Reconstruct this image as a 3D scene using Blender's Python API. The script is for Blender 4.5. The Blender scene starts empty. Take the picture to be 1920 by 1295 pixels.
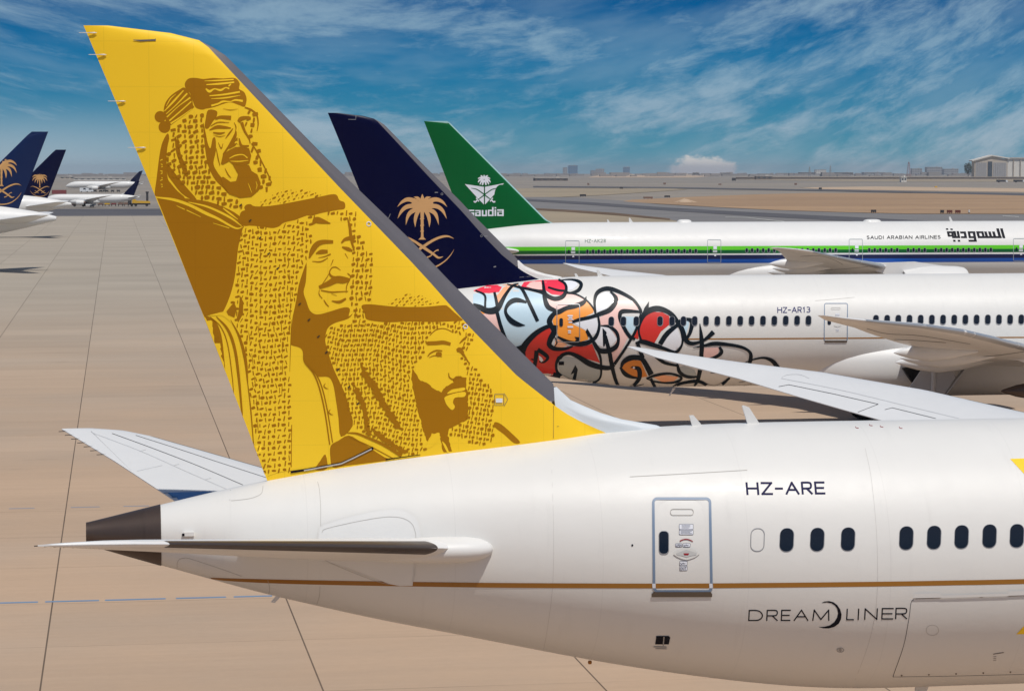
import bpy, bmesh, math, random
import numpy as np
from mathutils import Vector, Matrix, noise
from mathutils.bvhtree import BVHTree
from mathutils.geometry import delaunay_2d_cdt
R = math.radians
sc = bpy.context.scene
col = sc.collection
rnd = random.Random(7)

# ------------------------------------------------------------------ camera
F, HOR, CX, CY, CAMZ = 4700.0, 322.0, 960.0, 647.5, 13.9      # in pixels of a 1920 wide frame
TH = math.atan((CY - HOR) / F)
PH = math.atan((960 - 214) * math.cos(TH) / F)
cam = bpy.data.cameras.new('camera')
cam.sensor_width = 36.0
cam.lens = F / 1920 * 36
cam.clip_start = 1.0
cam.clip_end = 60000
cam_o = bpy.data.objects.new('camera', cam)
col.objects.link(cam_o)
cam_o.location = (0, 0, CAMZ)
cam_o.rotation_euler = (math.pi / 2 - TH, 0, -PH)
sc.camera = cam_o
# ------------------------------------------------------------------ light
SUN = Vector((0.17, -0.50, 1.0)).normalized()
sun = bpy.data.lights.new('sun', 'SUN')
sun.energy = 3.4
sun.angle = R(0.53)
sun.color = (1.0, 0.955, 0.88)
sun_o = bpy.data.objects.new('sun', sun)
col.objects.link(sun_o)
sun_o.rotation_euler = SUN.to_track_quat('Z', 'Y').to_euler()
sun_o.location = (0, -40, 80)
sc.view_settings.view_transform = 'Standard'
sc.view_settings.look = 'None'
sc.view_settings.exposure = 0.0
sc.view_settings.gamma = 1.0
# ------------------------------------------------------------------ world
w = bpy.data.worlds.new('World')
sc.world = w
w.use_nodes = True
nt = w.node_tree
nt.nodes.clear()
class NG:
    """tiny helper to wire shader nodes"""
    def __init__(s, tree): s.t = tree
    def n(s, kind, ins=None, **kw):
        nd = s.t.nodes.new(kind)
        for k, v in kw.items(): setattr(nd, k, v)
        if ins:
            for k, v in ins.items():
                if isinstance(v, bpy.types.NodeSocket): s.t.links.new(v, nd.inputs[k])
                else: nd.inputs[k].default_value = v
        return nd
    def m(s, op, a, b=None, c=None, clamp=False):
        ins = {0: a}
        if b is not None: ins[1] = b
        if c is not None: ins[2] = c
        return s.n('ShaderNodeMath', ins, operation=op, use_clamp=clamp).outputs[0]
    def mix(s, f, a, b, blend='MIX'):
        nd = s.n('ShaderNodeMix', data_type='RGBA', blend_type=blend)
        for i, v in ((0, f), (6, a), (7, b)):
            if isinstance(v, bpy.types.NodeSocket): s.t.links.new(v, nd.inputs[i])
            else: nd.inputs[i].default_value = v
        return nd.outputs[2]
    def ramp(s, f, stops, interp='LINEAR'):
        nd = s.n('ShaderNodeValToRGB', {0: f})
        nd.color_ramp.interpolation = interp
        e = nd.color_ramp.elements
        while len(e) < len(stops): e.new(0.5)
        for el, (p, c) in zip(e, stops):
            el.position = p
            el.color = c if len(c) == 4 else (*c, 1)
        return nd.outputs[0]
    def step(s, v, a, b, lo=0.0, hi=1.0):
        return s.n('ShaderNodeMapRange', {0: v, 1: a, 2: b, 3: lo, 4: hi}, interpolation_type='SMOOTHSTEP').outputs[0]
    def noise(s, vec, scale, detail=4, rough=0.55, dist=0.0):
        return s.n('ShaderNodeTexNoise', {'Vector': vec, 'Scale': scale, 'Detail': detail, 'Roughness': rough, 'Distortion': dist}).outputs[0]

def srgb(r, g, b):
    f = lambda c: (c / 255 / 12.92) if c / 255 <= 0.04045 else ((c / 255 + 0.055) / 1.055) ** 2.4
    return (f(r), f(g), f(b), 1.0)

g = NG(nt)
geo = g.n('ShaderNodeTexCoord').outputs['Generated']
sky = g.n('ShaderNodeTexSky', sky_type='NISHITA', sun_disc=False, sun_elevation=math.asin(SUN.z),
          sun_rotation=math.atan2(SUN.x, SUN.y), altitude=600, air_density=1.0, dust_density=1.2, ozone_density=2.0)
sep = g.n('ShaderNodeSeparateXYZ', {0: geo})
dx, dy, dz = sep.outputs
# the low band of sky: clear teal blue above, paler dusty air along the horizon
low = g.ramp(g.m('DIVIDE', g.m('MAXIMUM', dz, 0.0), 0.25),
             [(0.0, srgb(104, 150, 170)), (0.035, srgb(72, 142, 166)), (0.10, srgb(40, 126, 162)), (0.18, srgb(10, 110, 158)),
              (0.28, srgb(0, 84, 142)), (1.0, srgb(10, 80, 140))])
# cirrus: streaks that climb to the right, stretched along themselves
az = g.m('ARCTAN2', dx, dy)
cu = g.m('ADD', g.m('MULTIPLY', az, 17.0), g.m('MULTIPLY', dz, 20.0))
a0 = g.m('SUBTRACT', az, 0.06)
cv = g.m('SUBTRACT', g.m('MULTIPLY', dz, 66.0), g.m('MULTIPLY', g.m('MULTIPLY', a0, a0), 70.0))
cvec = g.n('ShaderNodeCombineXYZ', {0: cu, 1: cv, 2: 5.2}).outputs[0]
warp = g.n('ShaderNodeTexNoise', {'Vector': cvec, 'Scale': 1.1, 'Detail': 3.0}).outputs[1]
cw = g.n('ShaderNodeVectorMath', {0: cvec, 1: g.n('ShaderNodeVectorMath', {0: warp, 1: (0.45, 0.45, 0.45)}, operation='MULTIPLY').outputs[0]}, operation='ADD').outputs[0]
n1 = g.noise(cw, 1.2, 12, 0.68, 0.15)
big = g.noise(cvec, 0.55, 3, 0.5)
dens = g.step(g.m('ADD', g.m('MULTIPLY', n1, 0.65), g.m('MULTIPLY', big, 0.5)), 0.485, 0.74)
dens = g.m('MULTIPLY', dens, 0.64)
veil = g.m('MULTIPLY', g.step(g.noise(cvec, 0.8, 4, 0.6), 0.38, 0.72), 0.24)
dens = g.m('MAXIMUM', dens, veil)
# a pale haze towards the left end of the horizon
leftw = g.m('MULTIPLY', g.step(az, 0.16, -0.05), g.step(dz, 0.035, 0.004))
dens = g.m('MAXIMUM', dens, g.m('MULTIPLY', leftw, 0.55))
ccol = g.mix(g.step(dz, 0.0, 0.05), srgb(190, 198, 208), srgb(158, 186, 202))
lowc = g.mix(dens, low, ccol)
# one low cumulus heap standing on the skyline
ea = g.m('DIVIDE', g.m('SUBTRACT', az, 0.2335), 0.0155)
eb = g.m('DIVIDE', dz, 0.0070)
pn = g.noise(g.n('ShaderNodeCombineXYZ', {0: g.m('MULTIPLY', az, 160.0), 1: g.m('MULTIPLY', dz, 260.0), 2: 1.0}).outputs[0], 1.0, 6, 0.6)
rr = g.m('ADD', g.m('SQRT', g.m('ADD', g.m('MULTIPLY', ea, ea), g.m('MULTIPLY', eb, eb))), g.m('MULTIPLY', g.m('SUBTRACT', pn, 0.5), 1.5))
heap = g.m('MULTIPLY', g.step(rr, 1.05, 0.65), 0.85)
lowc = g.mix(heap, lowc, g.mix(g.step(dz, 0.0, 0.007), srgb(188, 184, 190), srgb(226, 220, 214)))
bg_low = g.n('ShaderNodeBackground', {0: lowc, 1: 1.0})
bg_sky = g.n('ShaderNodeBackground', {0: sky.outputs[0], 1: 0.07})
msh = g.n('ShaderNodeMixShader', {0: g.step(dz, 0.10, 0.40), 1: bg_low.outputs[0], 2: bg_sky.outputs[0]})
g.n('ShaderNodeOutputWorld', {0: msh.outputs[0]})

# ------------------------------------------------------------------ pixel rays (used to measure where things stand)
cR = Vector((math.cos(PH), -math.sin(PH), 0))
cF = Vector((math.sin(PH) * math.cos(TH), math.cos(PH) * math.cos(TH), -math.sin(TH)))
cU = Vector((math.sin(PH) * math.sin(TH), math.cos(PH) * math.sin(TH), math.cos(TH)))
CAM = Vector((0, 0, CAMZ))
def ray(x, y): return cF * F + cR * (x - CX) + cU * (CY - y)
def at_y(x, y, Y):
    d = ray(x, y)
    return CAM + d * (Y / d.y)
def ground(x, y, z=0.0):
    d = ray(x, y)
    return CAM + d * ((z - CAMZ) / d.z)
def Z(ox, oy, s, pts): return [(ox + p[0] * s, oy + p[1] * s) for p in pts]

# ------------------------------------------------------------------ materials
MATS = {}
def mat(name, color, rough=0.5, metal=0.0, coat=0.0, vary=0.0, seam=0.0, seam_x=2.4, seam_z=0.0, spec=0.5, streak=0.0, wav=0.0):
    if name in MATS: return MATS[name]
    m = bpy.data.materials.new(name)
    m.use_nodes = True
    q = NG(m.node_tree)
    b = m.node_tree.nodes['Principled BSDF']
    b.inputs['Roughness'].default_value = rough
    b.inputs['Metallic'].default_value = metal
    b.inputs['Coat Weight'].default_value = coat
    b.inputs['Coat Roughness'].default_value = 0.06
    b.inputs['Specular IOR Level'].default_value = spec
    c = color if len(color) == 4 else (*color, 1)
    b.inputs['Base Color'].default_value = c
    if vary or seam or streak:
        tc = q.n('ShaderNodeTexCoord').outputs['Object']
        f = None
        if vary:
            f = q.m('ADD', q.m('MULTIPLY', q.m('SUBTRACT', q.noise(tc, 0.7, 5, 0.6), 0.5), 2 * vary), 1.0)
        if streak:
            sv = q.n('ShaderNodeMapping', {'Vector': tc, 'Scale': (3.0, 0.4, 0.35)}).outputs[0]
            s = q.m('SUBTRACT', 1.0, q.m('MULTIPLY', q.step(q.noise(sv, 1.6, 5, 0.7), 0.55, 0.85), streak))
            f = s if f is None else q.m('MULTIPLY', f, s)
        if seam:
            sp = q.n('ShaderNodeSeparateXYZ', {0: tc}).outputs
            def lines(v, pitch, wd):
                d = q.m('ABSOLUTE', q.m('SUBTRACT', q.m('FRACT', q.m('DIVIDE', v, pitch)), 0.5))
                return q.m('LESS_THAN', d, wd / pitch)
            L = lines(sp[0], seam_x, 0.008)
            if seam_z: L = q.m('MAXIMUM', L, lines(sp[2], seam_z, 0.007))
            s = q.m('SUBTRACT', 1.0, q.m('MULTIPLY', L, seam))
            f = s if f is None else q.m('MULTIPLY', f, s)
        cc = q.n('ShaderNodeCombineXYZ', {0: f, 1: f, 2: f}).outputs[0]
        m.node_tree.links.new(q.mix(1.0, c, cc, 'MULTIPLY'), b.inputs['Base Color'])
        if wav:
            bn = q.noise(q.n('ShaderNodeMapping', {'Vector': tc, 'Scale': (0.8, 1.6, 1.6)}).outputs[0], 1.0, 3, 0.5)
            sp2 = q.n('ShaderNodeSeparateXYZ', {0: tc}).outputs
            fr2 = q.m('ABSOLUTE', q.m('SUBTRACT', q.m('FRACT', q.m('DIVIDE', sp2[0], 0.62)), 0.5))
            hgt = q.m('ADD', bn, q.m('MULTIPLY', q.step(fr2, 0.0, 0.5), 0.12))
            bmp = q.n('ShaderNodeBump', {'Strength': wav, 'Distance': 0.05, 'Height': hgt})
            m.node_tree.links.new(bmp.outputs[0], b.inputs['Normal'])
        rn = q.noise(tc, 2.3, 4, 0.6)
        m.node_tree.links.new(q.m('ADD', q.m('MULTIPLY', q.m('SUBTRACT', rn, 0.5), 0.14), rough), b.inputs['Roughness'])
    MATS[name] = m
    return m
WHITE = mat('white_paint', (0.695, 0.685, 0.66), 0.44, coat=0.06, spec=0.36, vary=0.03, seam=0.06, seam_x=3.05, streak=0.07, wav=0.16)
WHITE2 = mat('white_paint_plain', (0.70, 0.695, 0.68), 0.46, coat=0.05, spec=0.36, vary=0.04, streak=0.04)
WING_W = mat('wing_paint', (0.72, 0.722, 0.72), 0.38, coat=0.1, vary=0.05, streak=0.07)
YELLOW = mat('yellow_paint', srgb(248, 203, 40), 0.5, spec=0.25, vary=0.03, seam=0.08, seam_x=0.93, seam_z=0.95)
BROWN = mat('ochre_paint', srgb(164, 110, 0), 0.55, spec=0.2, vary=0.03, seam=0.06, seam_x=0.93, seam_z=0.95)
GREY_LE = mat('grey_leading_edge', (0.17, 0.16, 0.17), 0.36, metal=0.35, vary=0.06)
PALE_FAIR = mat('pale_fairing', (0.62, 0.66, 0.69), 0.38, vary=0.03)
NAVY = mat('navy_paint', (0.001, 0.0015, 0.026), 0.34, spec=0.12, vary=0.05, seam=0.3, seam_x=1.6, seam_z=1.7)
NAVY_TXT = mat('navy_lettering', (0.012, 0.012, 0.06), 0.6, spec=0.12)
BLACK = mat('black_lettering', (0.006, 0.006, 0.012), 0.6, spec=0.12)
GREEN = mat('green_paint', (0.0, 0.10, 0.022), 0.35, spec=0.2, vary=0.05, seam=0.2, seam_x=1.9, seam_z=2.1)
WHITE_TXT = mat('white_lettering', (0.72, 0.74, 0.80), 0.45)
GOLD = mat('tan_gold_emblem', srgb(205, 158, 105), 0.4)
STRIPE = mat('bronze_stripe', srgb(152, 102, 32), 0.45)
LIME = mat('lime_stripe', srgb(92, 196, 24), 0.35)
DKGREEN = mat('dark_green_stripe', srgb(0, 88, 30), 0.35)
STNAVY = mat('navy_stripe', srgb(0, 12, 66), 0.35)
STBLUE = mat('blue_stripe', srgb(0, 78, 168), 0.35)
EXH = mat('dark_titanium', (0.085, 0.060, 0.050), 0.42, metal=0.5, vary=0.2, streak=0.25)
DARKMET = mat('dark_metal', (0.03, 0.028, 0.03), 0.45, metal=0.5)
GLASS = mat('cabin_glass', (0.006, 0.008, 0.014), 0.08, coat=0.3)
FRAME = mat('grey_frame', (0.30, 0.30, 0.31), 0.4, metal=0.3)
BLUEGREY = mat('blue_grey_seal', srgb(112, 132, 158), 0.45)
SEAMC = mat('seam_line', (0.40, 0.38, 0.35), 0.6)
DARKSEAM = mat('dark_seam', (0.10, 0.10, 0.11), 0.6)
DEICE = mat('dark_deice_strip', (0.055, 0.042, 0.038), 0.38, vary=0.1)
SEALBLUE = mat('blue_root_seal', srgb(96, 146, 200), 0.5)
RUBBER = mat('tyre_rubber', (0.018, 0.017, 0.017), 0.8)
STEEL = mat('gear_steel', (0.42, 0.42, 0.43), 0.35, metal=0.6)
BEIGE_MET = mat('pale_metal', (0.55, 0.51, 0.46), 0.4, metal=0.2)
RED = mat('red_mark', (0.30, 0.01, 0.015), 0.4)
AMBER = mat('amber_lens', (0.35, 0.12, 0.0), 0.3)

# ------------------------------------------------------------------ mesh helpers
def mk(name, verts, faces, material, parent=None, smooth=True, inv=None):
    me = bpy.data.meshes.new(name)
    if inv is not None: verts = [inv @ Vector(v) for v in verts]
    me.from_pydata([tuple(v) for v in verts], [], faces)
    me.update()
    if smooth: me.polygons.foreach_set('use_smooth', [True] * len(me.polygons))
    for m_ in (material if isinstance(material, list) else [material]): me.materials.append(m_)
    o = bpy.data.objects.new(name, me)
    col.objects.link(o)
    if parent is not None: o.parent = parent
    return o
def fix_normals(o, sharp=None):
    bm = bmesh.new()
    bm.from_mesh(o.data)
    bmesh.ops.recalc_face_normals(bm, faces=bm.faces)
    bm.to_mesh(o.data)
    bm.free()
    if sharp: o.data.set_sharp_from_angle(angle=R(sharp))
    return o
def tag(o, label=None, cat=None, group=None, kind=None):
    if label: o['label'] = label
    if cat: o['category'] = cat
    if group: o['group'] = group
    if kind: o['kind'] = kind
    return o
def empty(name, loc, rz=0.0, label=None, cat=None, group=None, scale=1.0):
    o = bpy.data.objects.new(name, None)
    col.objects.link(o)
    o.location = loc
    o.rotation_euler = (0, 0, rz)
    o.scale = (scale,) * 3
    o.empty_display_size = 0.5
    return tag(o, label, cat, group)
class MB:
    """collects boxes, bars, tubes for ONE mesh"""
    def __init__(s): s.v, s.f = [], []
    def add(s, v, f):
        b = len(s.v)
        s.v += [tuple(p) for p in v]
        s.f += [tuple(b + i for i in q) for q in f]
        return s
    def box(s, c, d, rz=0.0):
        x, y, z = d[0] / 2, d[1] / 2, d[2] / 2
        ca, sa = math.cos(rz), math.sin(rz)
        v = []
        for a in (-1, 1):
            for b in (-1, 1):
                for e in (-1, 1):
                    px, py = a * x, b * y
                    v.append((c[0] + px * ca - py * sa, c[1] + px * sa + py * ca, c[2] + e * z))
        return s.add(v, [(0, 1, 3, 2), (4, 6, 7, 5), (0, 4, 5, 1), (2, 3, 7, 6), (0, 2, 6, 4), (1, 5, 7, 3)])
    def tube(s, p, q, r0, r1=None, n=12, cap=True):
        p, q = Vector(p), Vector(q)
        r1 = r0 if r1 is None else r1
        a = (q - p).normalized()
        u = a.orthogonal().normalized()
        t = a.cross(u)
        v = []
        for c, r in ((p, r0), (q, r1)):
            for i in range(n):
                an = 2 * math.pi * i / n
                v.append(c + (u * math.cos(an) + t * math.sin(an)) * r)
        f = [(i, (i + 1) % n, n + (i + 1) % n, n + i) for i in range(n)]
        if cap: f += [tuple(range(n - 1, -1, -1)), tuple(range(n, 2 * n))]
        return s.add(v, f)
    def lathe(s, c, axis, prof, n=28):
        """prof: (along, radius) pairs"""
        c, a = Vector(c), Vector(axis).normalized()
        u = a.orthogonal().normalized()
        t = a.cross(u)
        v, f = [], []
        for (d, r) in prof:
            for i in range(n):
                an = 2 * math.pi * i / n
                v.append(c + a * d + (u * math.cos(an) + t * math.sin(an)) * max(r, 0.001))
        for k in range(len(prof) - 1):
            for i in range(n):
                f.append((k * n + i, k * n + (i + 1) % n, (k + 1) * n + (i + 1) % n, (k + 1) * n + i))
        return s.add(v, f)
    def prism(s, poly, p0, ex, ey, ez, th):
        """poly in the (ex,ey) plane at p0, thickness th along ez"""
        p0, ex, ey, ez = Vector(p0), Vector(ex), Vector(ey), Vector(ez)
        n = len(poly)
        v = [p0 + ex * a + ey * b - ez * th / 2 for a, b in poly] + [p0 + ex * a + ey * b + ez * th / 2 for a, b in poly]
        return s.add(v, [tuple(range(n - 1, -1, -1)), tuple(range(n, 2 * n))] + [(i, (i + 1) % n, n + (i + 1) % n, n + i) for i in range(n)])
    def build(s, name, material, parent=None, smooth=False, sharp=None):
        o = mk(name, s.v, s.f, material, parent, smooth or bool(sharp))
        return fix_normals(o, sharp)

# ------------------------------------------------------------------ 2D helpers for painted shapes
def catmull(pts, closed=False, n=6):
    P = [np.array(p, float) for p in pts]
    m_ = len(P)
    if m_ < 3: return [tuple(p) for p in P]
    out = []
    for i in range(m_ if closed else m_ - 1):
        p1, p2 = P[i], P[(i + 1) % m_]
        p0 = P[(i - 1) % m_] if closed or i > 0 else 2 * p1 - p2
        p3 = P[(i + 2) % m_] if closed or i + 2 < m_ else 2 * p2 - p1
        for k in range(n):
            t = k / n
            out.append(tuple(0.5 * ((2 * p1) + (-p0 + p2) * t + (2 * p0 - 5 * p1 + 4 * p2 - p3) * t * t + (-p0 + 3 * p1 - 3 * p2 + p3) * t ** 3)))
    if not closed: out.append(tuple(P[-1]))
    return out
def pip(p, poly):
    x, y = p
    c = False
    j = len(poly) - 1
    for i in range(len(poly)):
        xi, yi = poly[i][:2]
        xj, yj = poly[j][:2]
        if (yi > y) != (yj > y) and x < (xj - xi) * (y - yi) / (yj - yi) + xi: c = not c
        j = i
    return c
class Hit:
    """projects measured points on a surface mesh"""
    def __init__(s, objs, D):
        v, f = [], []
        for o in objs:
            b = len(v)
            mw = o.matrix_world if o.parent is None else (Matrix.LocRotScale(o.parent.location, o.parent.rotation_euler, o.parent.scale))
            v += [mw @ p.co for p in o.data.vertices]
            f += [tuple(b + i for i in p.vertices) for p in o.data.polygons]
        s.t = BVHTree.FromPolygons(v, f)
        s.D = D
    def __call__(s, x, y, off):
        d = ray(x, y).normalized()
        loc, nor, _, _ = s.t.ray_cast(CAM, d)
        if loc is None:
            p = CAM + d * (s.D / d.y)
            loc, nor, _, _ = s.t.find_nearest(p)
        if nor.dot(d) > 0: nor = -nor
        return loc + nor * off
class Decal:
    """painted shapes lying on a surface, all in ONE mesh"""
    auto = 0
    def __init__(s, hit, off): s.h, s.o, s.v, s.f, s.k = hit, off, [], [], 0
    def _off(s):
        s.k += 1
        return s.o + 0.00004 * (s.k % 60)
    def raw(s, pts, faces):
        o = s._off()
        b = len(s.v)
        s.v += [s.h(x, y, o) for x, y in pts]
        s.f += [tuple(b + i for i in q) for q in faces]
        return s
    def poly(s, pts, grid=0, smooth=0):
        if s.auto and len(pts) < 70: smooth = s.auto
        if smooth: pts = catmull(pts, True, smooth)
        n = len(pts)
        xs = [p[0] for p in pts]
        ys = [p[1] for p in pts]
        V = [Vector(p) for p in pts]
        if grid:
            # densify the border, then drop in a grid of inner points
            dv = []
            for i in range(n):
                a, b = V[i], V[(i + 1) % n]
                k = max(1, int((b - a).length / grid))
                dv += [a + (b - a) * (j / k) for j in range(k)]
            V = dv
            n = len(V)
        E = [(i, (i + 1) % n) for i in range(n)]
        if grid:
            gx = min(xs) + grid / 2
            while gx < max(xs):
                gy = min(ys) + grid / 2
                while gy < max(ys):
                    if pip((gx, gy), V): V.append(Vector((gx, gy)))
                    gy += grid
                gx += grid
        r = delaunay_2d_cdt(V, E, [], 1, 1e-5)
        return s.raw([(p.x, p.y) for p in r[0]], [tuple(q) for q in r[2]])
    def brush(s, pts, wid, n=6, smooth=True):
        if not hasattr(wid, '__len__'): wid = [wid] * len(pts)
        if len(wid) != len(pts): wid = list(np.interp(np.linspace(0, 1, len(pts)), np.linspace(0, 1, len(wid)), wid))
        P = catmull([(p[0], p[1], a) for p, a in zip(pts, wid)], False, n if smooth else 1)
        L = []
        for i, p in enumerate(P):
            a, b = P[max(i - 1, 0)], P[min(i + 1, len(P) - 1)]
            t = np.array([b[0] - a[0], b[1] - a[1]])
            t = t / (np.linalg.norm(t) + 1e-9)
            h = max(p[2], 0.2) / 2
            L += [(p[0] - t[1] * h, p[1] + t[0] * h), (p[0] + t[1] * h, p[1] - t[0] * h)]
        return s.raw(L, [(2 * i, 2 * i + 1, 2 * i + 3, 2 * i + 2) for i in range(len(P) - 1)])
    def ring(s, outer, inner):
        o2, i2 = [], []
        for i in range(len(outer)):
            (ax, ay), (bx, by) = outer[i], outer[(i + 1) % len(outer)]
            (cx, cy), (ex_, ey_) = inner[i], inner[(i + 1) % len(inner)]
            k = max(1, int(math.hypot(bx - ax, by - ay) / 9))
            for j in range(k):
                t = j / k
                o2.append((ax + (bx - ax) * t, ay + (by - ay) * t))
                i2.append((cx + (ex_ - cx) * t, cy + (ey_ - cy) * t))
        outer, inner = o2, i2
        n = len(outer)
        return s.raw(list(outer) + list(inner), [(i, (i + 1) % n, n + (i + 1) % n, n + i) for i in range(n)])
    def build(s, name, material, A, parent=None):
        o = mk(name, s.v, s.f, material, parent or A.root, True, A.inv)
        return o
def rrect(x0, y0, x1, y1, r, n=6, skew=0.0):
    out = []
    for cx, cy, a0 in ((x1 - r, y0 + r, -90), (x1 - r, y1 - r, 0), (x0 + r, y1 - r, 90), (x0 + r, y0 + r, 180)):
        for i in range(n + 1):
            a = R(a0 + 90 * i / n)
            px, py = cx + r * math.cos(a), cy + r * math.sin(a)
            out.append((px + skew * ((y0 + y1) / 2 - py), py))
    return out
def grow(poly, d):
    c = np.mean(np.array(poly), axis=0)
    out = []
    n = len(poly)
    for i in range(n):
        a, b = np.array(poly[i - 1]), np.array(poly[(i + 1) % n])
        t = b - a
        t = t / (np.linalg.norm(t) + 1e-9)
        nn = np.array([t[1], -t[0]])
        p = np.array(poly[i])
        if np.dot(p - c, nn) < 0: nn = -nn
        out.append(tuple(p + nn * d))
    return out
def text_shape(txt, bold=0.0):
    cu_ = bpy.data.curves.new('lettering', 'FONT')
    cu_.body = txt
    cu_.resolution_u = 4
    cu_.offset = bold
    o = bpy.data.objects.new('lettering', cu_)
    col.objects.link(o)
    dg = bpy.context.evaluated_depsgraph_get()
    me = bpy.data.meshes.new_from_object(o.evaluated_get(dg))
    v = [(p.co.x, p.co.y) for p in me.vertices]
    f = [tuple(p.vertices) for p in me.polygons]
    bpy.data.objects.remove(o)
    bpy.data.curves.remove(cu_)
    bpy.data.meshes.remove(me)
    return v, f
def put_text(dec, txt, x0, y0, x1, y1, h, italic=0.0, bold=0.0):
    """baseline from (x0,y0) to (x1,y1), capital height h"""
    v, f = text_shape(txt, bold)
    xs = [p[0] for p in v]
    ys = [p[1] for p in v]
    mx, wx = min(xs), max(xs) - min(xs)
    hy = max(ys)
    pts = []
    for a, b in v:
        t = (a - mx) / wx
        pts.append((x0 + (x1 - x0) * t + italic * h * b / hy, y0 + (y1 - y0) * t - h * b / hy))
    dec.raw(pts, f)

STROKES = {
 'D': [[(0, 0), (0, 1)], [(0, 1), (.5, 1), (.82, .86), (1, .52), (.92, .22), (.7, .04), (.4, 0), (0, 0)]], 'R': [[(0, 0), (0, 1)], [(0, 1), (.7, 1), (.95, .9), (.95, .6), (.72, .47), (0, .46)], [(.5, .46), (1, 0)]],
 'E': [[(0, 0), (0, 1)], [(0, 1), (1, 1)], [(0, .5), (.9, .5)], [(0, 0), (1, 0)]], 'A': [[(0, 0), (.5, 1)], [(.5, 1), (1, 0)], [(.2, .35), (.8, .35)]], 'M': [[(0, 0), (.06, 1)], [(.06, 1), (.5, .08)], [(.5, .08), (.96, 1)], [(.96, 1), (1, 0)]],
 'L': [[(0, 1), (0, 0)], [(0, 0), (1, 0)]], 'I': [[(.5, 1), (.5, 0)]], 'N': [[(0, 0), (0, 1)], [(0, 1), (1, 0)], [(1, 0), (1, 1)]], 'H': [[(0, 0), (0, 1)], [(1, 0), (1, 1)], [(0, .52), (1, .52)]], 'Z': [[(0, 1), (1, 1)], [(1, 1), (0, 0)], [(0, 0), (1, 0)]],
 '-': [[(0, .48), (1, .48)]], 'K': [[(0, 0), (0, 1)], [(1, 1), (0, .42)], [(.3, .58), (1, 0)]], '1': [[(.2, .78), (.6, 1)], [(.6, 1), (.6, 0)]], '2': [[(0, .78), (.2, .97), (.6, 1), (.95, .8), (.8, .5), (.35, .22), (0, 0)], [(0, 0), (1, 0)]],
 '3': [[(.05, .95), (.4, 1), (.85, .92), (.9, .68), (.7, .54), (.35, .53)], [(.35, .53), (.8, .5), (1, .27), (.8, .05), (.4, 0), (0, .08)]], '8': [[(.5, .53), (.1, .7), (.2, .95), (.5, 1), (.8, .95), (.9, .7), (.5, .53)], [(.5, .53), (.05, .3), (.15, .06), (.5, 0), (.85, .06), (.95, .3), (.5, .53)]],
 'S': [[(.95, .88), (.6, 1), (.2, .95), (.05, .75), (.3, .57), (.75, .47), (.98, .26), (.8, .04), (.4, 0), (.02, .12)]], 'U': [[(0, 1), (0, .3), (.2, .03), (.5, 0), (.8, .03), (1, .3), (1, 1)]], 'B': [[(0, 0), (0, 1)], [(0, 1), (.6, 1), (.88, .9), (.88, .62), (.6, .53), (0, .53)], [(.6, .53), (.92, .46), (1, .24), (.85, .03), (.55, 0), (0, 0)]]}
WIDE = {'M': 1.2, 'N': 1.0, 'H': .95, 'I': .12, '1': .55, '-': .55, 'L': .72, 'E': .75, 'Z': .85, 'D': 1.0, 'A': 1.05, 'U': .95}
def letter(dec, ch, x0, x1, yb, h, wd, lean=0.0):
    for st in STROKES[ch]:
        p = [(x0 + (x1 - x0) * a + lean * h * c, yb - h * c) for a, c in st]
        if len(p) == 2:      # square the stroke ends so that corners close
            (ax, ay), (bx, by) = p
            L = math.hypot(bx - ax, by - ay)
            e = wd * 0.42 / L
            n = max(2, int(L / 4))
            p = [(ax + (bx - ax) * t, ay + (by - ay) * t) for t in np.linspace(-e, 1 + e, n + 1)]
            dec.brush(p, wd, smooth=False)
        else: dec.brush(p, wd, n=4)
def stroke_text(dec, txt, x0, y0, x1, y1, h, wd, lean=0.0, space=0.42):
    """capitals drawn as strokes along the baseline (x0,y0)-(x1,y1)"""
    u, spans = 0.0, []
    for ch in txt:
        if ch == ' ':
            u += 0.75
            continue
        w_ = WIDE.get(ch, 0.8)
        spans.append((ch, u, u + w_))
        u += w_ + space
    T = spans[-1][2]
    for ch, a, c in spans:
        t = (a + c) / 2 / T
        letter(dec, ch, x0 + (x1 - x0) * a / T, x0 + (x1 - x0) * c / T, y0 + (y1 - y0) * t, h, wd, lean)
# ------------------------------------------------------------------ the airliners
def nac(s):
    s = min(max(s, 0.0), 1.0)
    return (0.2969 * math.sqrt(s) - 0.126 * s - 0.3516 * s * s + 0.2843 * s ** 3 - 0.1036 * s ** 4) * 10
class Aircraft: pass
def prof(tab, x):
    return float(np.interp(x, [a for a, _ in tab], [b for _, b in tab]))
def smooth_prof(tab, xs, sig):
    xf = np.arange(xs[0] - 4 * sig, xs[-1] + 4 * sig, 0.05)
    yf = np.interp(xf, [a for a, _ in tab], [b for _, b in tab])
    # keep the end slope
    k = np.exp(-0.5 * (np.arange(-4 * sig, 4 * sig + 0.05, 0.05) / sig) ** 2)
    k /= k.sum()
    lo = xf < xs[0]
    s0 = (tab[1][1] - tab[0][1]) / (tab[1][0] - tab[0][0])
    yf[lo] = tab[0][1] + (xf[lo] - tab[0][0]) * s0
    ys = np.convolve(yf, k, mode='same')
    return np.interp(xs, xf, ys)

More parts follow.
